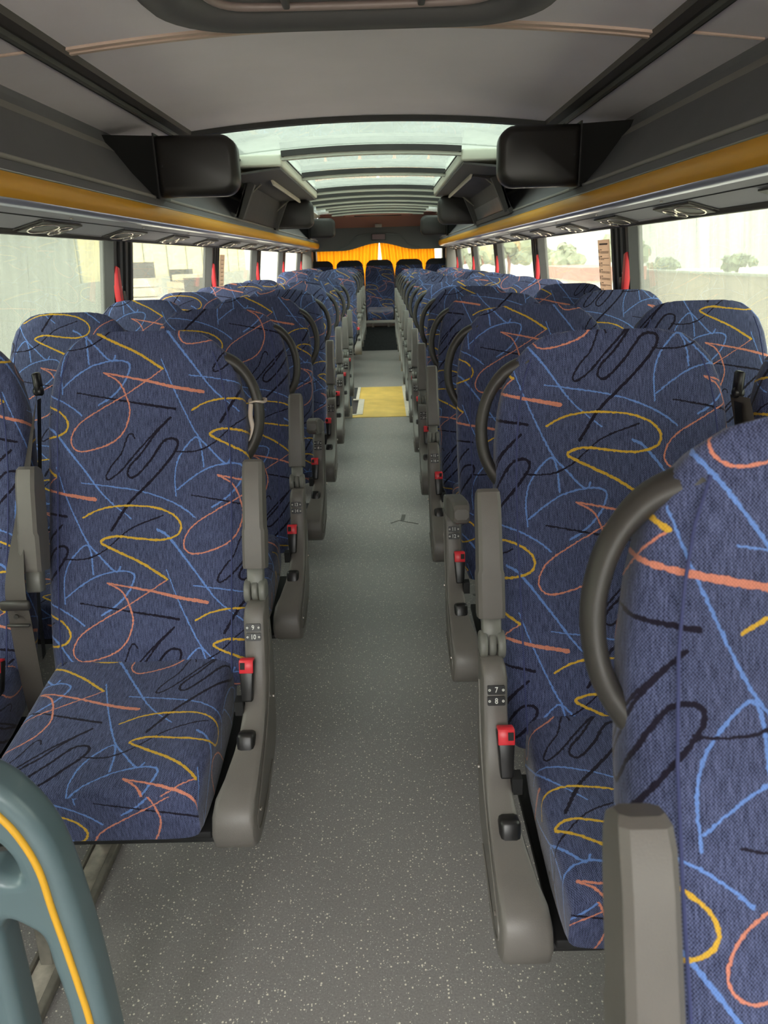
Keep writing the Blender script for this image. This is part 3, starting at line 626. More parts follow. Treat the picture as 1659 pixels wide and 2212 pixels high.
# ------------------------------------------------------------------ seats
US, VS = 2.0777, 2.1995
def uv_set(bm): return bm.loops.layers.uv.new('UVMap')
BACK = [(0.0, .605, 1.166, .105, .030), (.006, .600, 1.160, .135, .046), (.022, .592, 1.145, .160, .062), (.05, .580, 1.120, .184, .076), (.09, .567, 1.082, .201, .088),
        (.14, .552, 1.034, .212, .096), (.20, .535, .977, .219, .102), (.30, .505, .882, .222, .108), (.40, .468, .789, .222, .112), (.50, .428, .697, .221, .114),
        (.60, .392, .604, .219, .114), (.68, .366, .528, .217, .110), (.74, .352, .470, .213, .100), (.78, .350, .432, .200, .080)]
def backrest_mesh(ws=1.0):
    bm = bmesh.new(); uvl = uv_set(bm); N = 40; rings = []
    for k, (d, y, z, w, T) in enumerate(BACK):
        w *= ws; k0, k1 = max(0, k - 1), min(len(BACK) - 1, k + 1)
        ty, tz = BACK[k1][1] - BACK[k0][1], BACK[k1][2] - BACK[k0][2]; l = math.hypot(ty, tz); ny, nz = -tz / l, ty / l   # points rearwards
        if ny < 0: ny, nz = -ny, -nz
        ring = []
        for j in range(N):
            th = PI / 2 + 2 * PI * j / N   # start at back centre
            cx, cn = math.cos(th), math.sin(th)
            x = w * math.copysign(abs(cx) ** .42, cx); nn = T / 2 + T / 2 * math.copysign(abs(cn) ** .55, cn)
            if cn < 0:   # front face: bolsters stand proud of the middle
                a = abs(x) / w; nn += .010 * max(0, 1 - (a / .8) ** 2) * min(1, d * 8) ; nn += .004 * math.exp(-((a - .84) / .035) ** 2)
            ring.append((x, y + ny * nn, z + nz * nn))
        rings.append(ring)
    V = [[bm.verts.new(p) for p in r] for r in rings]
    def us(r):
        P = [Vector(p) for p in r] + [Vector(r[0])]; L = [0]
        for a, b in zip(P, P[1:]): L.append(L[-1] + (b - a).length)
        mid = L[N // 2]; return [l - mid for l in L]   # zero at front centre, x grows
    U = [us(r) for r in rings]
    for k in range(len(V) - 1):
        for j in range(N):
            j2 = (j + 1) % N; f = bm.faces.new((V[k][j], V[k][j2], V[k + 1][j2], V[k + 1][j]))
            for lp, (kk, jj) in zip(f.loops, ((k, j), (k, j + 1), (k + 1, j + 1), (k + 1, j))):
                sg_ = 1 if rings[0][N * 3 // 4][0] > 0 else -1
                lp[uvl].uv = (sg_ * U[kk][jj] * US, -BACK[kk][0] * VS)
    for ring, dd in ((V[0], 0), (V[-1], .78)):
        f = bm.faces.new(ring)
        for lp in f.loops: lp[uvl].uv = (lp.vert.co.x * US, -(dd - (lp.vert.co.y - .6) * .5) * VS)
    return bm
def cushion_mesh(sx=0.0, ws=1.0):
    bm = bmesh.new(); uvl = uv_set(bm); N = 36
    rows = [(.42, .505, .37, .185, 0), (.38, .502, .365, .192, .04), (.30, .486, .35, .197, .12), (.20, .468, .34, .198, .22), (.12, .460, .328, .197, .30), (.07, .452, .326, .195, .35), (.035, .440, .326, .193, .385), (.018, .427, .328, .190, .405)]
    rings = []
    for (y, zt, zb, w, d) in rows:
        T = zt - zb; ring = []; w *= ws
        for j in range(N):
            th = -PI / 2 + 2 * PI * j / N; cx, cn = math.cos(th), math.sin(th)
            x = w * math.copysign(abs(cx) ** .24, cx); z = zb + T / 2 + T / 2 * math.copysign(abs(cn) ** .34, cn)
            a = abs(x) / w
            if cn > 0: z += -.008 * max(0, 1 - (a / .75) ** 2) * (0 if y < .06 else 1)
            # front tucks under
            yy = y
            if y < .04: yy = y + (.03 * max(0, (zt - .02 - z) / T)) * .3
            ring.append((x + sx, yy, z))
        rings.append(ring)
    V = [[bm.verts.new(p) for p in r] for r in rings]
    def us(r):
        P = [Vector(p) for p in r] + [Vector(r[0])]; L = [0]
        for a, b in zip(P, P[1:]): L.append(L[-1] + (b - a).length)
        return [l - L[N // 2] for l in L]
    U = [us(r) for r in rings]
    for k in range(len(V) - 1):
        for j in range(N):
            j2 = (j + 1) % N; f = bm.faces.new((V[k][j], V[k][j2], V[k + 1][j2], V[k + 1][j]))
            for lp, (kk, jj) in zip(f.loops, ((k, j), (k, j + 1), (k + 1, j + 1), (k + 1, j))): lp[uvl].uv = (-U[kk][jj] * US, -rows[kk][4] * VS)
    f = bm.faces.new(V[-1]); 
    for lp in f.loops: lp[uvl].uv = (lp.vert.co.x * US, -(.405 + .425 - lp.vert.co.z) * VS)
    f = bm.faces.new(V[0])
    for lp in f.loops: lp[uvl].uv = (lp.vert.co.x * US, 0)
    # soften the front rim
    return bm
def fabric_obj(name, bm, parent, m='fabric'):
    o = from_bm(name, bm, M[m], parent, smooth=True, sharp=1.1); return o
def piping_pts(a):
    P = []
    for k, (d, y, z, w, T) in enumerate(BACK):
        if d < .03: continue
        P.append((a * w * .845, y - .0005, z))
    return P
FONT_CACHE = {}
def text_mesh(txt, size):
    key = (txt, size)
    if key in FONT_CACHE: return FONT_CACHE[key]
    c = bpy.data.curves.new('txt', 'FONT'); c.body = txt; c.size = size; c.align_x = 'CENTER'; c.align_y = 'CENTER'; c.extrude = .0003; c.resolution_u = 3
    o = bpy.data.objects.new('txt', c); COL.objects.link(o); bpy.context.view_layer.update()
    me = bpy.data.meshes.new_from_object(o.evaluated_get(bpy.context.evaluated_depsgraph_get())); COL.objects.unlink(o); bpy.data.objects.remove(o); bpy.data.curves.remove(c)
    # embolden and condense
    for v in me.vertices: v.co.x *= .82
    me.materials.append(M['white']); FONT_CACHE[key] = me; return me
PANEL = [(.045, .304), (.012, .318), (.0, .345), (.004, .378), (.022, .398), (.06, .408), (.11, .425), (.16, .448), (.20, .478), (.232, .525), (.254, .585), (.262, .64), (.268, .655), (.285, .663),
         (.325, .660), (.352, .645), (.365, .60), (.37, .53), (.362, .46), (.335, .40), (.28, .345), (.20, .312), (.12, .302)]
STATIONS = [(0.07, 0.3, 0.26, 0.302, 0.045), (0.03, 0.306, 0.31, 0.325, 0.05), (0.008, 0.322, 0.335, 0.352, 0.053), (0.0, 0.35, 0.345, 0.38, 0.054), (0.006, 0.382, 0.35, 0.405, 0.052), (0.026, 0.403, 0.355, 0.428, 0.048), (0.06, 0.416, 0.36, 0.445, 0.038), (0.11, 0.433, 0.365, 0.465, 0.029), (0.155, 0.455, 0.37, 0.49, 0.023), (0.198, 0.484, 0.372, 0.515, 0.02), (0.23, 0.527, 0.37, 0.55, 0.02), (0.252, 0.587, 0.368, 0.595, 0.02), (0.262, 0.64, 0.362, 0.635, 0.02), (0.27, 0.656, 0.352, 0.652, 0.018), (0.284, 0.664, 0.338, 0.662, 0.014)]
def armrest_parts(root, x, a, down=0.0, yl=.318, z0=.676, pad_w=.040, L=.245, lean=20.0, aisle=True):
    """pad and strut built upright then swung about the hinge"""
    grp = []
    ang = math.radians(-lean if down == 0 else down)
    R = Matrix.Rotation(ang, 3, 'X'); hinge = Vector((x, yl, z0))
    bm = bmesh.new()
    # pad: broad lower third, slimmer chamfered upper part
    zs = [(.045, .5, .72, .026), (.052, .52, .9, .030), (.120, .52, .98, .033), (.127, .47, 1.0, .035), (.215, .46, 1.0, .034), (.243, .46, .86, .030), (.258, .44, .70, .024), (.264, .38, .45, .014)]
    rings = []
    for (z, wf, df, dd) in zs:
        w = pad_w * wf * 1.08; d0, d1 = -dd * .75, dd * 1.0; c = .006
        pts = [(-w, d0 + c), (-w + c, d0), (w - c, d0), (w, d0 + c), (w, d1 - c), (w - c, d1), (-w + c, d1), (-w, d1 - c)]
        rings.append([bm.verts.new(hinge + R @ Vector((px, py, z))) for px, py in pts])
    for r0, r1 in zip(rings, rings[1:]):
        for i in range(8): bm.faces.new((r0[i], r0[(i + 1) % 8], r1[(i + 1) % 8], r1[i]))
    bm.faces.new(rings[0][::-1]); bm.faces.new(rings[-1])
    ar = from_bm('armrest', bm, M['grey_plastic'], root, smooth=True, sharp=.5)
    bm = bmesh.new(); geo = add_box(bm, -.016, .016, -.012, .014, .0, .05, .003, 1); 
    for v in geo: v.co = hinge + R @ v.co
    from_bm('strut', bm, M['light_grey'], ar, smooth=True, sharp=.8)
    if not aisle: return ar
    bm = bmesh.new()
    for k, xx in enumerate((-.015, 0, .015)): add_cyl(bm, hinge + Vector((xx, 0, 0)), .024 if k != 1 else .021, .0125, 'X', 20, bev=.002)
    from_bm('hinge', bm, M['light_grey'], ar, smooth=True, sharp=.8)
    return ar
def number_plates(root, x, txts, small=False):
    # face direction of the upper panel
    for k, tx_ in enumerate(txts):
        z = .625 - k * .0185; y = .2595 - k * .0038
        e = Euler((PI / 2 - .28, 0, 0)).to_matrix().to_4x4(); base = Matrix.Translation((x, y - .0025, z)) @ e
        bm = bmesh.new(); pr_ = rrect(.0145, .0075, .002, 3)
        a = [bm.verts.new(base @ Vector((px, py, .002))) for px, py in pr_]; b = [bm.verts.new(base @ Vector((px, py, -.002))) for px, py in pr_]
        bm.faces.new(a); bm.faces.new(b[::-1]); n = len(a)
        for i in range(n): bm.faces.new((a[i], b[i], b[(i + 1) % n], a[(i + 1) % n]))
        p = from_bm('number_plate', bm, M['black'], root, label='black plate reading %s' % tx_)
        t = link('numeral', text_mesh(tx_, .0135), None, p); t.matrix_local = base @ Matrix.Translation((0, 0, .0023))
        for sx in (-1, 1):
            bm = bmesh.new()
            add_tube(bm, [base @ Vector((sx * .0112 + .0015 * math.cos(q), .0015 * math.sin(q), .0022)) for q in [2 * PI * i / 10 for i in range(11)]], .0007, n=5, caps=False)
            from_bm('screw', bm, M['white'], p)
def build_seat(side, aisle, arm='up', wrapped=False):
    """side -1 left, 1 right.  local origin: seat centre line, floor, front of its row"""
    a = -side if aisle else side   # unused for window
    t = -side                      # towards the aisle in x
    root = bpy.data.objects.new('coach_seat', None); root.empty_display_size = .1; COL.objects.link(root)
    b = fabric_obj('backrest', backrest_mesh(1.0 if aisle else .93), root)
    for k in (-1, 1): tube('piping', piping_pts(k * (1.0 if aisle else .93)), .0016, M['seam'], b, n=6)
    fabric_obj('cushion', cushion_mesh(-t * .012 if aisle else 0, 1.0 if aisle else .97), root)
    box('seat_pan', -.19, .19, .04, .42, .312, .328, M['black_matt'], root, bev=.003)
    box('back_post', -.15, .15, .47, .50, .38, .62, M['black_matt'], root)
    if aisle:
        X = t * .255      # panel centre
        bm = bmesh.new(); rings = []
        for (yf, zf, yb, zb, inn) in STATIONS:
            f_ = Vector((yf, zf)); e_ = Vector((yb, zb)) - f_; L_ = e_.length; e_ /= L_; xo, xi = X + t * .022, X - t * inn; c = min(.009, L_ * .2)
            q = [(xo, c), (xo - t * c * .3, c * .3), (xo - t * c, 0), (xi + t * c, 0), (xi + t * c * .3, c * .3), (xi, c), (X - t * min(inn, .020), min(L_ - c, .13)), (X - t * .020, L_ - c), (X - t * .014, L_), (xo - t * .016, L_), (xo - t * .006, L_ - c), (xo, min(L_ - c, .06))]
            rings.append([bm.verts.new((x_, f_.x + e_.x * d_, f_.y + e_.y * d_)) for x_, d_ in q])
        for r0, r1 in zip(rings, rings[1:]):
            for i in range(12): bm.faces.new((r0[i], r0[(i + 1) % 12], r1[(i + 1) % 12], r1[i]))
        bm.faces.new(rings[0]); bm.faces.new(rings[-1][::-1])
        sp_ = from_bm('side_panel', bm, M['grey_plastic'], root, smooth=True, sharp=.75)
        # moulded line on the outer face and two rivets
        ox = X + t * .0225
        tube('moulded_line', smooth_pts([(ox, .30, .62), (ox, .27, .53), (ox, .20, .45), (ox, .08, .385), (ox, .035, .36), (ox, .045, .33), (ox, .11, .322), (ox, .22, .345)]), .0018, M['grey_plastic'], sp_, n=5)
        for (yy, zz) in ((.30, .595), (.29, .45), (.07, .352)):
            bm = bmesh.new(); add_cyl(bm, (ox, yy, zz), .004, .003, 'X', 8); from_bm('rivet', bm, M['chrome'], sp_)
        armrest_parts(root, X, t, 0.0 if arm == 'up' else 78.0)
        armrest_parts(root, -t * .222, t, 0.0, yl=.385, z0=.655, lean=14.0, aisle=False)
        # recline button on the slope
        bm = bmesh.new(); add_box(bm, X - t * .008 - .017, X - t * .008 + .017, .125, .165, .418, .463, .008, 2, rot=Euler((-.35, 0, 0)).to_matrix())
        kb = from_bm('recline_button', bm, M['black'], root, smooth=True, sharp=.9)
        bm = bmesh.new(); add_box(bm, X - t * .028 - .008, X - t * .028 + .008, .19, .215, .47, .50, 0); from_bm('cable_slot', bm, M['black_matt'], root)
        # grab handle on the shoulder
        hx = t * .475
        P = smooth_pts([(t * .155, .612, 1.108), (t * .196, .610, 1.090), (t * .226, .604, 1.055), (t * .241, .596, 1.010), (t * .243, .586, .968), (t * .234, .573, .928), (t * .212, .565, .895), (t * .190, .56, .878)])
        n_ = len(P); gh = tube('grab_handle', P, .0115, M['handle'], root, rb=.018, n=12, nrm=(1, 0, 0.2), radii=[1.5 - .5 * min(1, 4 * min(i, n_ - 1 - i) / n_) for i in range(n_)])
        if wrapped:
            bm = bmesh.new()
            add_tube(bm, [Vector((t * .241, .596, 1.010)) + Vector((.017 * math.cos(q), .019 * math.sin(q), .002 * math.sin(3 * q))) for q in [2 * PI * i / 16 for i in range(17)]], .003, .005, n=6, caps=False)
            add_tube(bm, smooth_pts([(t * .228, .583, 1.005), (t * .226, .575, .98), (t * .230, .568, .95), (t * .224, .562, .925)]), .005, .002, n=6)
            from_bm('plastic_tie', bm, M['tie'], gh)
        # shoulder belt between the two seats
        bxx = -t * .236
        bm = bmesh.new(); add_cyl(bm, (bxx, .585, 1.045), .010, .018, 'X', 14, bev=.002); add_box(bm, bxx - .006, bxx + .006, .575, .60, 1.04, 1.085, .003, 1)
        g = from_bm('belt_guide', bm, M['black'], root, smooth=True, sharp=.8)
        def ribbon(name, pts, m, wid):
            bm = bmesh.new(); rows = []
            Q = smooth_pts([p[:3] for p in pts], 5); n__ = len(Q)
            for i, p in enumerate(Q):
                f_ = i / (n__ - 1) * (len(pts) - 1); i0 = min(int(f_), len(pts) - 2); ff = f_ - i0; aa = pts[i0][3] * (1 - ff) + pts[i0 + 1][3] * ff
                d = Vector((math.cos(aa), -math.sin(aa), 0)) * wid; rows.append([bm.verts.new(p - d), bm.verts.new(p + d), bm.verts.new(p + d + Vector((0, .0018, 0))), bm.verts.new(p - d + Vector((0, .0018, 0)))])
            for r0, r1 in zip(rows, rows[1:]):
                for i in range(4): bm.faces.new((r0[i], r0[(i + 1) % 4], r1[(i + 1) % 4], r1[i]))
            bm.faces.new(rows[0]); bm.faces.new(rows[-1][::-1])
            return from_bm(name, bm, m, g, smooth=True, sharp=.8)
        ribbon('belt', [(bxx, .575, 1.04, 1.2), (bxx - t * .012, .50, .90, .9), (bxx - t * .014, .415, .78, .7), (bxx - t * .012, .355, .68, .15), (bxx - t * .010, .345, .60, 0), (bxx - t * .012, .345, .48, 0), (bxx - t * .012, .35, .38, 0)], M['belt'], .023)
        ribbon('belt', [(bxx + t * .004, .572, 1.03, 1.45), (bxx + t * .004, .50, .84, 1.45), (bxx + t * .0, .42, .64, 1.4), (bxx + t * .004, .385, .50, 1.4)], M['black'], .012)
        bm = bmesh.new(); add_box(bm, bxx - t * .011 - .031, bxx - t * .011 + .031, .334, .346, .635, .656, .004, 1); add_box(bm, bxx - t * .011 - .024, bxx - t * .011 + .024, .334, .342, .598, .604, .002, 1)
        add_cyl(bm, (bxx - t * .011, .336, .622), .005, .004, 'Y', 12); from_bm('belt_tongue', bm, M['handle'], g, smooth=True, sharp=.8)
        # frame under the cushion, pedestal leg standing on the floor rail
        box('front_beam', -.225, .225, .045, .08, .300, .314, M['black_matt'], root, bev=.003)
        lx = -t * .165
        bm = bmesh.new(); P = [(.045, .012), (.095, .012), (.12, .30), (.06, .30)]; add_prism_x(bm, P, lx - .014, lx + .014, .003, 1); from_bm('leg', bm, M['steel'], root)
        bm = bmesh.new(); P = [(.36, .012), (.41, .012), (.40, .30), (.34, .30)]; add_prism_x(bm, P, lx - .014, lx + .014, .003, 1); from_bm('leg', bm, M['steel'], root)
        sX = X - t * .018; bx0, by0, bz0 = X - t * .012, .215, .572
    else:
        box('front_beam', -.20, .20, .045, .08, .300, .314, M['black_matt'], root, bev=.003)
        box('wall_bracket', -t * .20, -t * .235, .10, .35, .28, .33, M['steel'], root)
        bx0, by0, bz0 = t * .175, .30, .535
    # buckle: black body leaning, red push button, stalk
    lean = Euler((-.32, 0, 0)).to_matrix(); piv = (bx0, by0, bz0 - .045)
    bm = bmesh.new(); add_box(bm, bx0 - .0155, bx0 + .0155, by0 - .011, by0 + .011, bz0 - .08, bz0, .004, 2, rot=lean, piv=piv)
    for v in bm.verts:
        k = max(0, min(1, (bz0 - v.co.z) / .08)); v.co.x = bx0 + (v.co.x - bx0) * (1 - .35 * k)
    bk = from_bm('belt_buckle', bm, M['black'], root, smooth=True, sharp=.8)
    bm = bmesh.new(); add_box(bm, bx0 - .0135, bx0 + .0135, by0 - .009, by0 + .010, bz0 - .002, bz0 + .0035, .0015, 1, rot=lean, piv=piv); add_box(bm, bx0 - .0135, bx0 + .0135, by0 - .0122, by0 - .008, bz0 - .024, bz0 + .0025, .0012, 1, rot=lean, piv=piv)
    from_bm('release_button', bm, M['red'], bk, smooth=True, sharp=.8)
    bm = bmesh.new(); add_box(bm, bx0 - t * .007 - .0045, bx0 - t * .007 + .0045, by0 - .0135, by0 + .006, bz0 - .016, bz0 - .003, 0, rot=lean, piv=piv); from_bm('slot', bm, M['black_matt'], bk)
    tube('stalk', [(bx0, by0 + .025, bz0 - .075), (bx0, by0 + .005, bz0 - .12), (bx0 - t * .006, by0 - .01, bz0 - .15)], .0045, M['black'], bk, n=8)
    return root
ORD = ['first', 'second', 'third', 'fourth', 'fifth', 'sixth', 'seventh', 'eighth', 'ninth', 'tenth', 'eleventh', 'twelfth', 'thirteenth', 'fourteenth']
PROTO = {}
for side in (-1, 1):
    PROTO[side, True, 'up'] = build_seat(side, True); PROTO[side, False, 'up'] = build_seat(side, False)
    PROTO[side, True, 'down'] = build_seat(side, True, 'down')
PROTO[-1, True, 'wrap'] = build_seat(-1, True, wrapped=True)
USED = set()
rs = random.Random(11)
def place(side, aisle, arm, loc, label, off, nums=None, group=None, tilt=0.0):
    key = (side, aisle, arm); p = PROTO[key]
    if key in USED: o = dup_tree(p)
    else: o = p; USED.add(key)
    o.location = loc; tag(o, label, 'seat', group)
    for ch in o.children:
        if ch.name.startswith(('backrest', 'cushion')):
            ch.color = (off[0] + (.21 if ch.name.startswith('cushion') else 0), off[1] + (.13 if ch.name.startswith('cushion') else 0), 0, 1)
            for q in ch.children: q.color = ch.color
        if ch.name.startswith(('armrest', 'belt_guide')) and False: pass
    if nums: PLATES.append((o, side, nums))
    return o
PLATES = []
rowsL = [1.04 + .765 * i for i in range(7)] + [8.02, 8.79, 9.55, 10.25]
rowsR = [.80 + .765 * i for i in range(-1, 13)]
nL = 9
offL = {0: (.675, .83), 1: (.30, .65)}
offR = {0: (.66, .36), 1: (.66, .335), 2: (.20, .30)}
nL, nR = 9, 3
for i, y in enumerate(rowsL):
    arm = 'wrap' if i == 0 else ('down' if i == 2 else 'up'); z = .03 if i > 6 else 0
    off = offL.get(i, (rs.random(), rs.random()))
    near = i == 0
    where = 'numbered %d and %d' % (nL, nL + 1) if near else ('just behind the stairwell' if i == 7 else ORD[i] + ' from the front')
    extra = {0: ', plastic tie on its handle', 2: ', armrest lowered', 7: ''}.get(i, '')
    place(-1, True, arm, (-.475, y, z), 'patterned aisle seat left of the aisle, %s%s' % (where, extra), off, (str(nL), str(nL + 1)), 'seats left of the aisle')
    place(-1, False, 'up', (-.945, y, z), 'blue patterned window seat on the left, %s row from the front' % ORD[i], (rs.random(), rs.random()), None, 'window seats on the left')
    nL += 4
for i, y in enumerate(rowsR):
    arm = 'down' if i == 2 else 'up'
    off = offR.get(i, (rs.random(), rs.random()))
    near = False
    where = 'closest to the camera, cut off by the frame' if i == 0 else ('plated 7 and 8' if i == 1 else 'numbered %d and %d' % (nR, nR + 1) if near else ORD[i] + ' from the front')
    extra = ', armrest lowered' if i == 2 else ''
    dx, dy = (.004, -.014) if i == 0 else (0, 0)
    place(1, True, arm, (.475 + dx, y + dy, 0), 'patterned aisle seat right of the aisle, %s%s' % (where, extra), off, (str(nR), str(nR + 1)), 'seats right of the aisle')
    place(1, False, 'up', (.945, y, 0), 'blue patterned window seat on the right, %s row from the front' % ORD[i], (rs.random(), rs.random()), None, 'window seats on the right')
    nR += 4
for o, side, nums in PLATES: number_plates(o, -side * .255, nums)
for k, p in PROTO.items():
    assert k in USED, k
# rear bench: five seats with dark headrest covers
for k, x in enumerate((-.90, -.45, 0, .45, .90)):
    r = empty('rear_bench_seat', (x, 11.2, .12), ('leftmost rear bench seat in front of the orange curtain', 'rear bench seat between the left corner and the centre', 'centre rear bench seat facing down the aisle on a raised step',
              'rear bench seat between the centre and the right corner', 'rightmost rear bench seat in front of the orange curtain')[k], 'seat', 'rear bench seats')
    b = fabric_obj('backrest', backrest_mesh(), r, 'fabric_dark' if k == 2 else 'fabric_dark'); b.color = (rs.random(), rs.random(), 0, 1)
    c = fabric_obj('cushion', cushion_mesh(), r, 'fabric_dark'); c.color = (rs.random(), rs.random(), 0, 1)
    # dark cover over the head end
    bm = bmesh.new(); rows = []
    for (d, y, z, w, T) in BACK[:5]:
        rows.append([bm.verts.new((x_, y_ , z_)) for x_, y_, z_ in ((-w - .004, y + T * .5, z + .003), (-w * .93, y - .004, z + .003), (w * .93, y - .004, z + .003), (w + .004, y + T * .5, z + .003), (w * .9, y + T + .006, z + .003), (-w * .9, y + T + .006, z + .003))])
    for r0, r1 in zip(rows, rows[1:]):
        for i in range(6): bm.faces.new((r0[i], r0[(i + 1) % 6], r1[(i + 1) % 6], r1[i]))
    bm.faces.new(rows[0][::-1]); from_bm('headrest_cover', bm, M['black_fabric'], r, smooth=True, sharp=1.0)
    box('front_frame', -.222, .222, .02, .06, .285, .325, M['rack_olive'], r, bev=.004)
    box('leg', -.13, -.10, .10, .14, .222, .29, M['rack_olive'], r); box('leg', .10, .13, .10, .14, .222, .29, M['rack_olive'], r)
    if k == 2: tube('belt', smooth_pts([(.20, .55, 1.08), (.222, .50, .95), (.225, .42, .75), (.222, .38, .55)]), .004, M['black'], r, rb=.012)

# floor rails the pedestals stand on
for s, side in ((-1, 'left'), (1, 'right')):
    r = empty('seat_rail', (s * .64, 0, 0), 'scuffed metal floor rail carrying the seat legs on the %s' % side, 'rail', 'seat floor rails')
    ys = .82 if s < 0 else .02
    box('rail_base', -.022, .022, ys, 6.3, .0, .010, M['rail'], r, bev=.002)
    box('rail_lip', s * -.038, s * -.023, ys, 6.3, .0, .022, M['steel'], r, bev=.003); box('rail_lip', s * .023, s * .030, ys, 6.3, .0, .016, M['steel'], r)
    if s > 0: box('rail_base', -.035, .035, 6.32, 11.2, .0, .010, M['rail'], r)
    else: box('rail_base', -.035, .035, 8.0, 11.2, .0, .040, M['rail'], r)

# blue partition at the stairwell
pt_ = empty('stairwell_partition', (-.72, 6.36, 0), 'blue modesty partition standing at the edge of the stairwell', 'partition')
box('panel', -.44, .475, -.02, .02, .10, .66, M['blue_panel'], pt_, bev=.012, seg=3); box('kick_plate', -.44, .475, -.022, .022, 0, .10, M['nosing'], pt_, bev=.004)
tube('top_tube', [(-.44, 0, .665), (.47, 0, .665)], .014, M['handle'], pt_)

# ------------------------------------------------------------------ moulded guard rail in the left foreground
g = empty('guard_rail', (-.45, .75, 0), 'teal grey moulded guard rail with a yellow stripe in the lower left corner', 'guard rail')
def curve_shape(name, outer, holes, depth, bev, m, parent):
    cu = bpy.data.curves.new(name, 'CURVE'); cu.dimensions = '2D'; cu.fill_mode = 'BOTH'; cu.extrude = depth; cu.bevel_depth = bev; cu.bevel_resolution = 5; cu.offset = -bev
    for loop in [outer] + holes:
        sp_ = cu.splines.new('POLY'); sp_.points.add(len(loop) - 1); sp_.use_cyclic_u = True
        for p, q in zip(sp_.points, loop): p.co = (q[0], q[1], 0, 1)
    o = bpy.data.objects.new(name, cu); COL.objects.link(o); bpy.context.view_layer.update()
    me = bpy.data.meshes.new_from_object(o.evaluated_get(bpy.context.evaluated_depsgraph_get())); COL.objects.unlink(o); bpy.data.objects.remove(o)
    o = link(name, me, m, parent, smooth=True); o.rotation_euler = (PI / 2, 0, 0); return o
def sm2(pts, k=6): return [(p.x, p.y) for p in smooth_pts([(a, b, 0) for a, b in pts], k)]
GX = -.45
outer = sm2([(-.78, .60), (-.72, .72), (-.60, .775), (-.50, .765), (-.429, .722), (-.400, .689), (-.380, .651), (-.367, .602), (-.357, .516), (-.350, .422), (-.346, .297), (-.342, .12), (-.340, .0)])
outer = [(x - GX, z) for x, z in outer + [(-.78, .0)]]
hole_top = [(x - GX, z) for x, z in sm2([(-.455, .587), (-.439, .579), (-.422, .579), (-.4215, .590), (-.427, .615), (-.445, .642), (-.50, .69), (-.60, .70), (-.68, .64), (-.69, .60), (-.60, .575), (-.50, .583), (-.455, .587)])][:-1]
hole_bot = [(x - GX, z) for x, z in sm2([(-.462, .497), (-.447, .512), (-.425, .499), (-.410, .480), (-.405, .430), (-.399, .369), (-.397, .298), (-.393, .12), (-.392, .05), (-.46, .05), (-.463, .2), (-.463, .3), (-.462, .403), (-.462, .497)])][:-1]
hole_mid = [(x - GX, z) for x, z in sm2([(-.52, .46), (-.60, .49), (-.69, .46), (-.715, .38), (-.72, .20), (-.72, .08), (-.69, .05), (-.55, .05), (-.515, .08), (-.512, .20), (-.512, .38), (-.52, .46)])][:-1]
curve_shape('frame', outer, [hole_top, hole_bot, hole_mid], .012, .016, M['teal'], g)
st = smooth_pts([(.0515 + (x - .0515) * .962 - GX, -.029, 1.3 + (z - 1.3) * .962) for x, z in ((-.55, .735), (-.48, .70), (-.442, .656), (-.422, .619), (-.408, .57), (-.4025, .507), (-.395, .434), (-.388, .357), (-.384, .298), (-.378, .12), (-.376, .02))])
tube('yellow_stripe', st, .0045, M['stripe'], g, rb=.0045)

# ------------------------------------------------------------------ emergency hammers on the pillars
for s, side in ((-1, 'left'), (1, 'right')):
    for k, y in enumerate((3.40, 5.36, 7.26, 9.16, 11.15)):
        x = s * (wx(1.22) - .022)
        h = empty('emergency_hammer', (x, y + .015, 1.215), 'red emergency hammer in its holder on the %s pillar of the %s windows' % (ORD[k], side), 'hammer', 'emergency hammers')
        bm = bmesh.new(); add_prism_x(bm, [(-.012, -.075), (.018, -.085), (.022, -.045), (.020, .045), (.024, .078), (-.004, .085), (-.014, .05), (-.016, -.04)], -.012, .012, .003, 1)
        from_bm('handle', bm, M['red'], h, smooth=True, sharp=.6)
        box('holder', -.014, .014, .02, .055, -.085, -.02, M['black'], h, bev=.003)
        tube('wire_clip', smooth_pts([(0, .055, .0), (0, .045, -.02), (0, .035, -.045), (0, .02, -.05)]), .003, M['white'], h, n=6)

# notice on the second right window
nt_ = empty('window_notice', (1.128, 3.785, 1.24), 'beige printed notice sheet stuck on the window behind the first right pillar', 'notice')
box('sheet', -.0003, .0003, -.10, .10, -.17, .12, M['paper'], nt_, rot=Euler((0, -.13, 0)).to_matrix(), piv=(0, 0, 0))
def ink(y0, y1, z0, z1, name='text_line'):
    y0 *= 1.8; y1 *= 1.8; bm = bmesh.new(); add_box(bm, -.0022, -.0012, y0, y1, z0, z1, rot=Euler((0, -.13, 0)).to_matrix(), piv=(0, 0, 0)); return from_bm(name, bm, M['ink'], nt_)
ink(-.038, .038, .096, .104, 'heading')
for j in range(8):
    z = .072 - j * .031
    ink(.02, .034, z, z + .004, 'subheading'); ink(-.045, .034, z - .008, z - .0055); ink((-.045, 0, .02, -.045)[j % 4], .034, z - .0135, z - .011); ink(.043, .049, z - .013, z + .003, 'side_mark')
nt2 = empty('window_notice', (-1.132, 5.72, 1.24), 'beige printed notice sheet stuck on the window behind the second left pillar', 'notice')
box('sheet', -.0003, .0003, -.085, .085, -.17, .12, M['paper'], nt2, rot=Euler((0, .13, 0)).to_matrix(), piv=(0, 0, 0))
for j in range(9):
    bm = bmesh.new(); z = .08 - j * .028; add_box(bm, .0012, .0022, -.04, .045, z, z + .004, rot=Euler((0, .13, 0)).to_matrix(), piv=(0, 0, 0)); from_bm('text_line', bm, M['ink'], nt2)

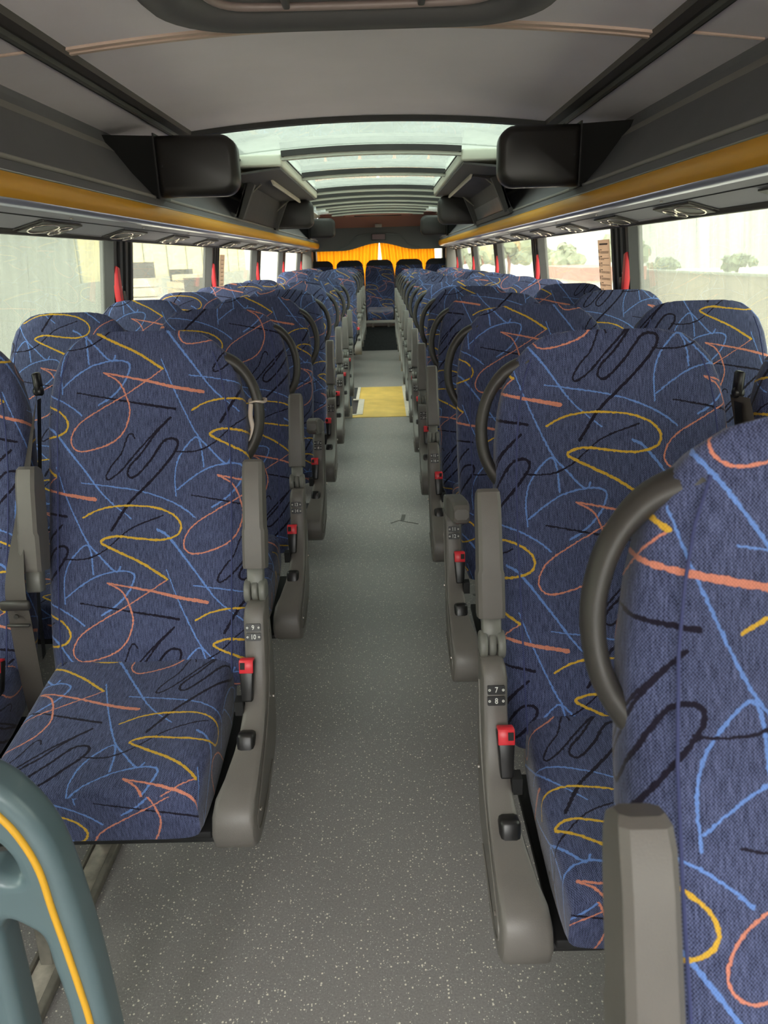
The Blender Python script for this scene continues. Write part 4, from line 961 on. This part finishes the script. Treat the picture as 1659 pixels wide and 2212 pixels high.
# ------------------------------------------------------------------ outside
M['ground'] = mat('yard_ground', srgb(204, 196, 180), .9, var=.1, vscale=.4)
gbm = bmesh.new(); add_box(gbm, -90, 90, -40, 130, -1.7, -1.6); struct(from_bm('trim_80', gbm, M['ground']))
M['cream_wall'] = mat('cream_cladding', srgb(206, 192, 140), .8, var=.04, vscale=.5)
M['pale_wall'] = mat('pale_grey_cladding', srgb(128, 132, 122), .8, var=.04, vscale=.5)
M['leaf'] = mat('distant_foliage', srgb(112, 120, 96), .9, var=.25, vscale=1.2)  # leaf green lightened so the colour itself carries the distance haze
M['trunk'] = mat('trunk', srgb(96, 80, 66), .9)
M['brick'] = mat('brick_red', srgb(150, 96, 84), .85, var=.15, vscale=3)
M['white_wall'] = mat('white_render', srgb(190, 186, 176), .8)
M['pallet'] = mat('pale_pallet', srgb(150, 142, 122), .85, var=.3, vscale=3)
M['dark_box'] = mat('dark_crate', srgb(60, 58, 54), .85)
# left: long cream hall with vertical joints
b1 = empty('cream_hall', (-14, 30, -1.6), 'cream panelled hall seen through the left windows', 'building')
box('wall', -1, 0, -6, 50, 0, 8.2, M['cream_wall'], b1)
for k in range(11): box('joint', .0, .06, -4 + 5 * k, -3.8 + 5 * k, 0, 8.2, M['pale_wall'], b1)
box('plinth', 0, .3, -6, 50, 0, 2.2, M['pale_wall'], b1)
b2 = empty('grey_coach', (-5.8, 7.6, -1.6), 'pale grey coach side parked beyond the nearest left window', 'vehicle')
box('body', -1.2, 1.2, -8, 4.4, .5, 3.7, M['pale_wall'], b2, bev=.12, seg=3)
for k, yy in enumerate((-5.2, 2.6)):
    bm = bmesh.new(); add_cyl(bm, (1.05, yy, .5), .5, .3, 'X', 24); from_bm('wheel', bm, M['black'], b2)
for k in range(7):
    p = empty('pallet_stack', (-7.6 - (k % 3) * .9, 25.0 + 2.3 * k, -1.6), ('stack of pale boards in the yard left of the coach, %s from the front' % ORD[k]), 'pallet stack', 'yard stacks')
    for j in range(6 + (k * 2) % 3): box('board_layer', -.6, .6, -.5, .5, .32 * j, .32 * j + .24, M['pallet'], p)
    if k % 2: box('crate', -.45, .45, -.4, .4, .32 * (6 + (k * 2) % 3) - .08, .32 * (6 + (k * 2) % 3) + .45, M['dark_box'], p)
# right: brick building, yard wall, trees
yw = empty('yard_wall', (12, 22, -1.6), 'long brown yard wall beyond the nearest right window', 'wall')
box('wall', 0, .3, -16, 34, 0, 2.05, mat('brown_wall', srgb(126, 118, 104), .9, var=.1, vscale=1), yw)
box('coping', -.05, .35, -16, 34, 2.05, 2.13, M['pale_wall'], yw)
b4 = empty('red_and_white_shed', (8.8, 38, -1.6), 'low brick red and white shed seen through the right windows', 'building')
box('wall', 0, 2.5, -4, 5, 0, 1.3, M['brick'], b4); box('white_band', -.05, 2.5, -4, 5, 1.3, 1.75, M['white_wall'], b4); box('roof', -.2, 2.7, -4.2, 5.2, 1.75, 2.3, M['brick'], b4)
for k in range(3): box('window', -.08, -.03, -3.5 + 2.8 * k, -2.2 + 2.8 * k, .5, 1.4, M['white_wall'], b4)
trs = random.Random(5)
for k, (x, y, h) in enumerate(((40, 88, 2.6), (33, 92, 2.4), (27, 88, 5.0), (22, 96, 4.6), (16.5, 102, 5.4), (11, 96, 5.0))):
    t = empty('tree', (x, y, -1.6), 'hazy tree on the horizon beyond the right windows, %s from the front' % ORD[k], 'tree', 'horizon trees')
    tube('trunk', [(0, 0, 0), (.1, 0, h * .5)], .2, M['trunk'], t)
    bm = bmesh.new()
    for q in range(14):
        bmesh.ops.create_icosphere(bm, subdivisions=2, radius=h * trs.uniform(.12, .22), matrix=Matrix.Translation((trs.uniform(-.45, .45) * h, trs.uniform(-1.6, 1.6), h * trs.uniform(.38, .76))))
    for v in bm.verts: v.co += Vector((trs.uniform(-.3, .3), trs.uniform(-.3, .3), trs.uniform(-.3, .3)))
    from_bm('crown', bm, M['leaf'], t)
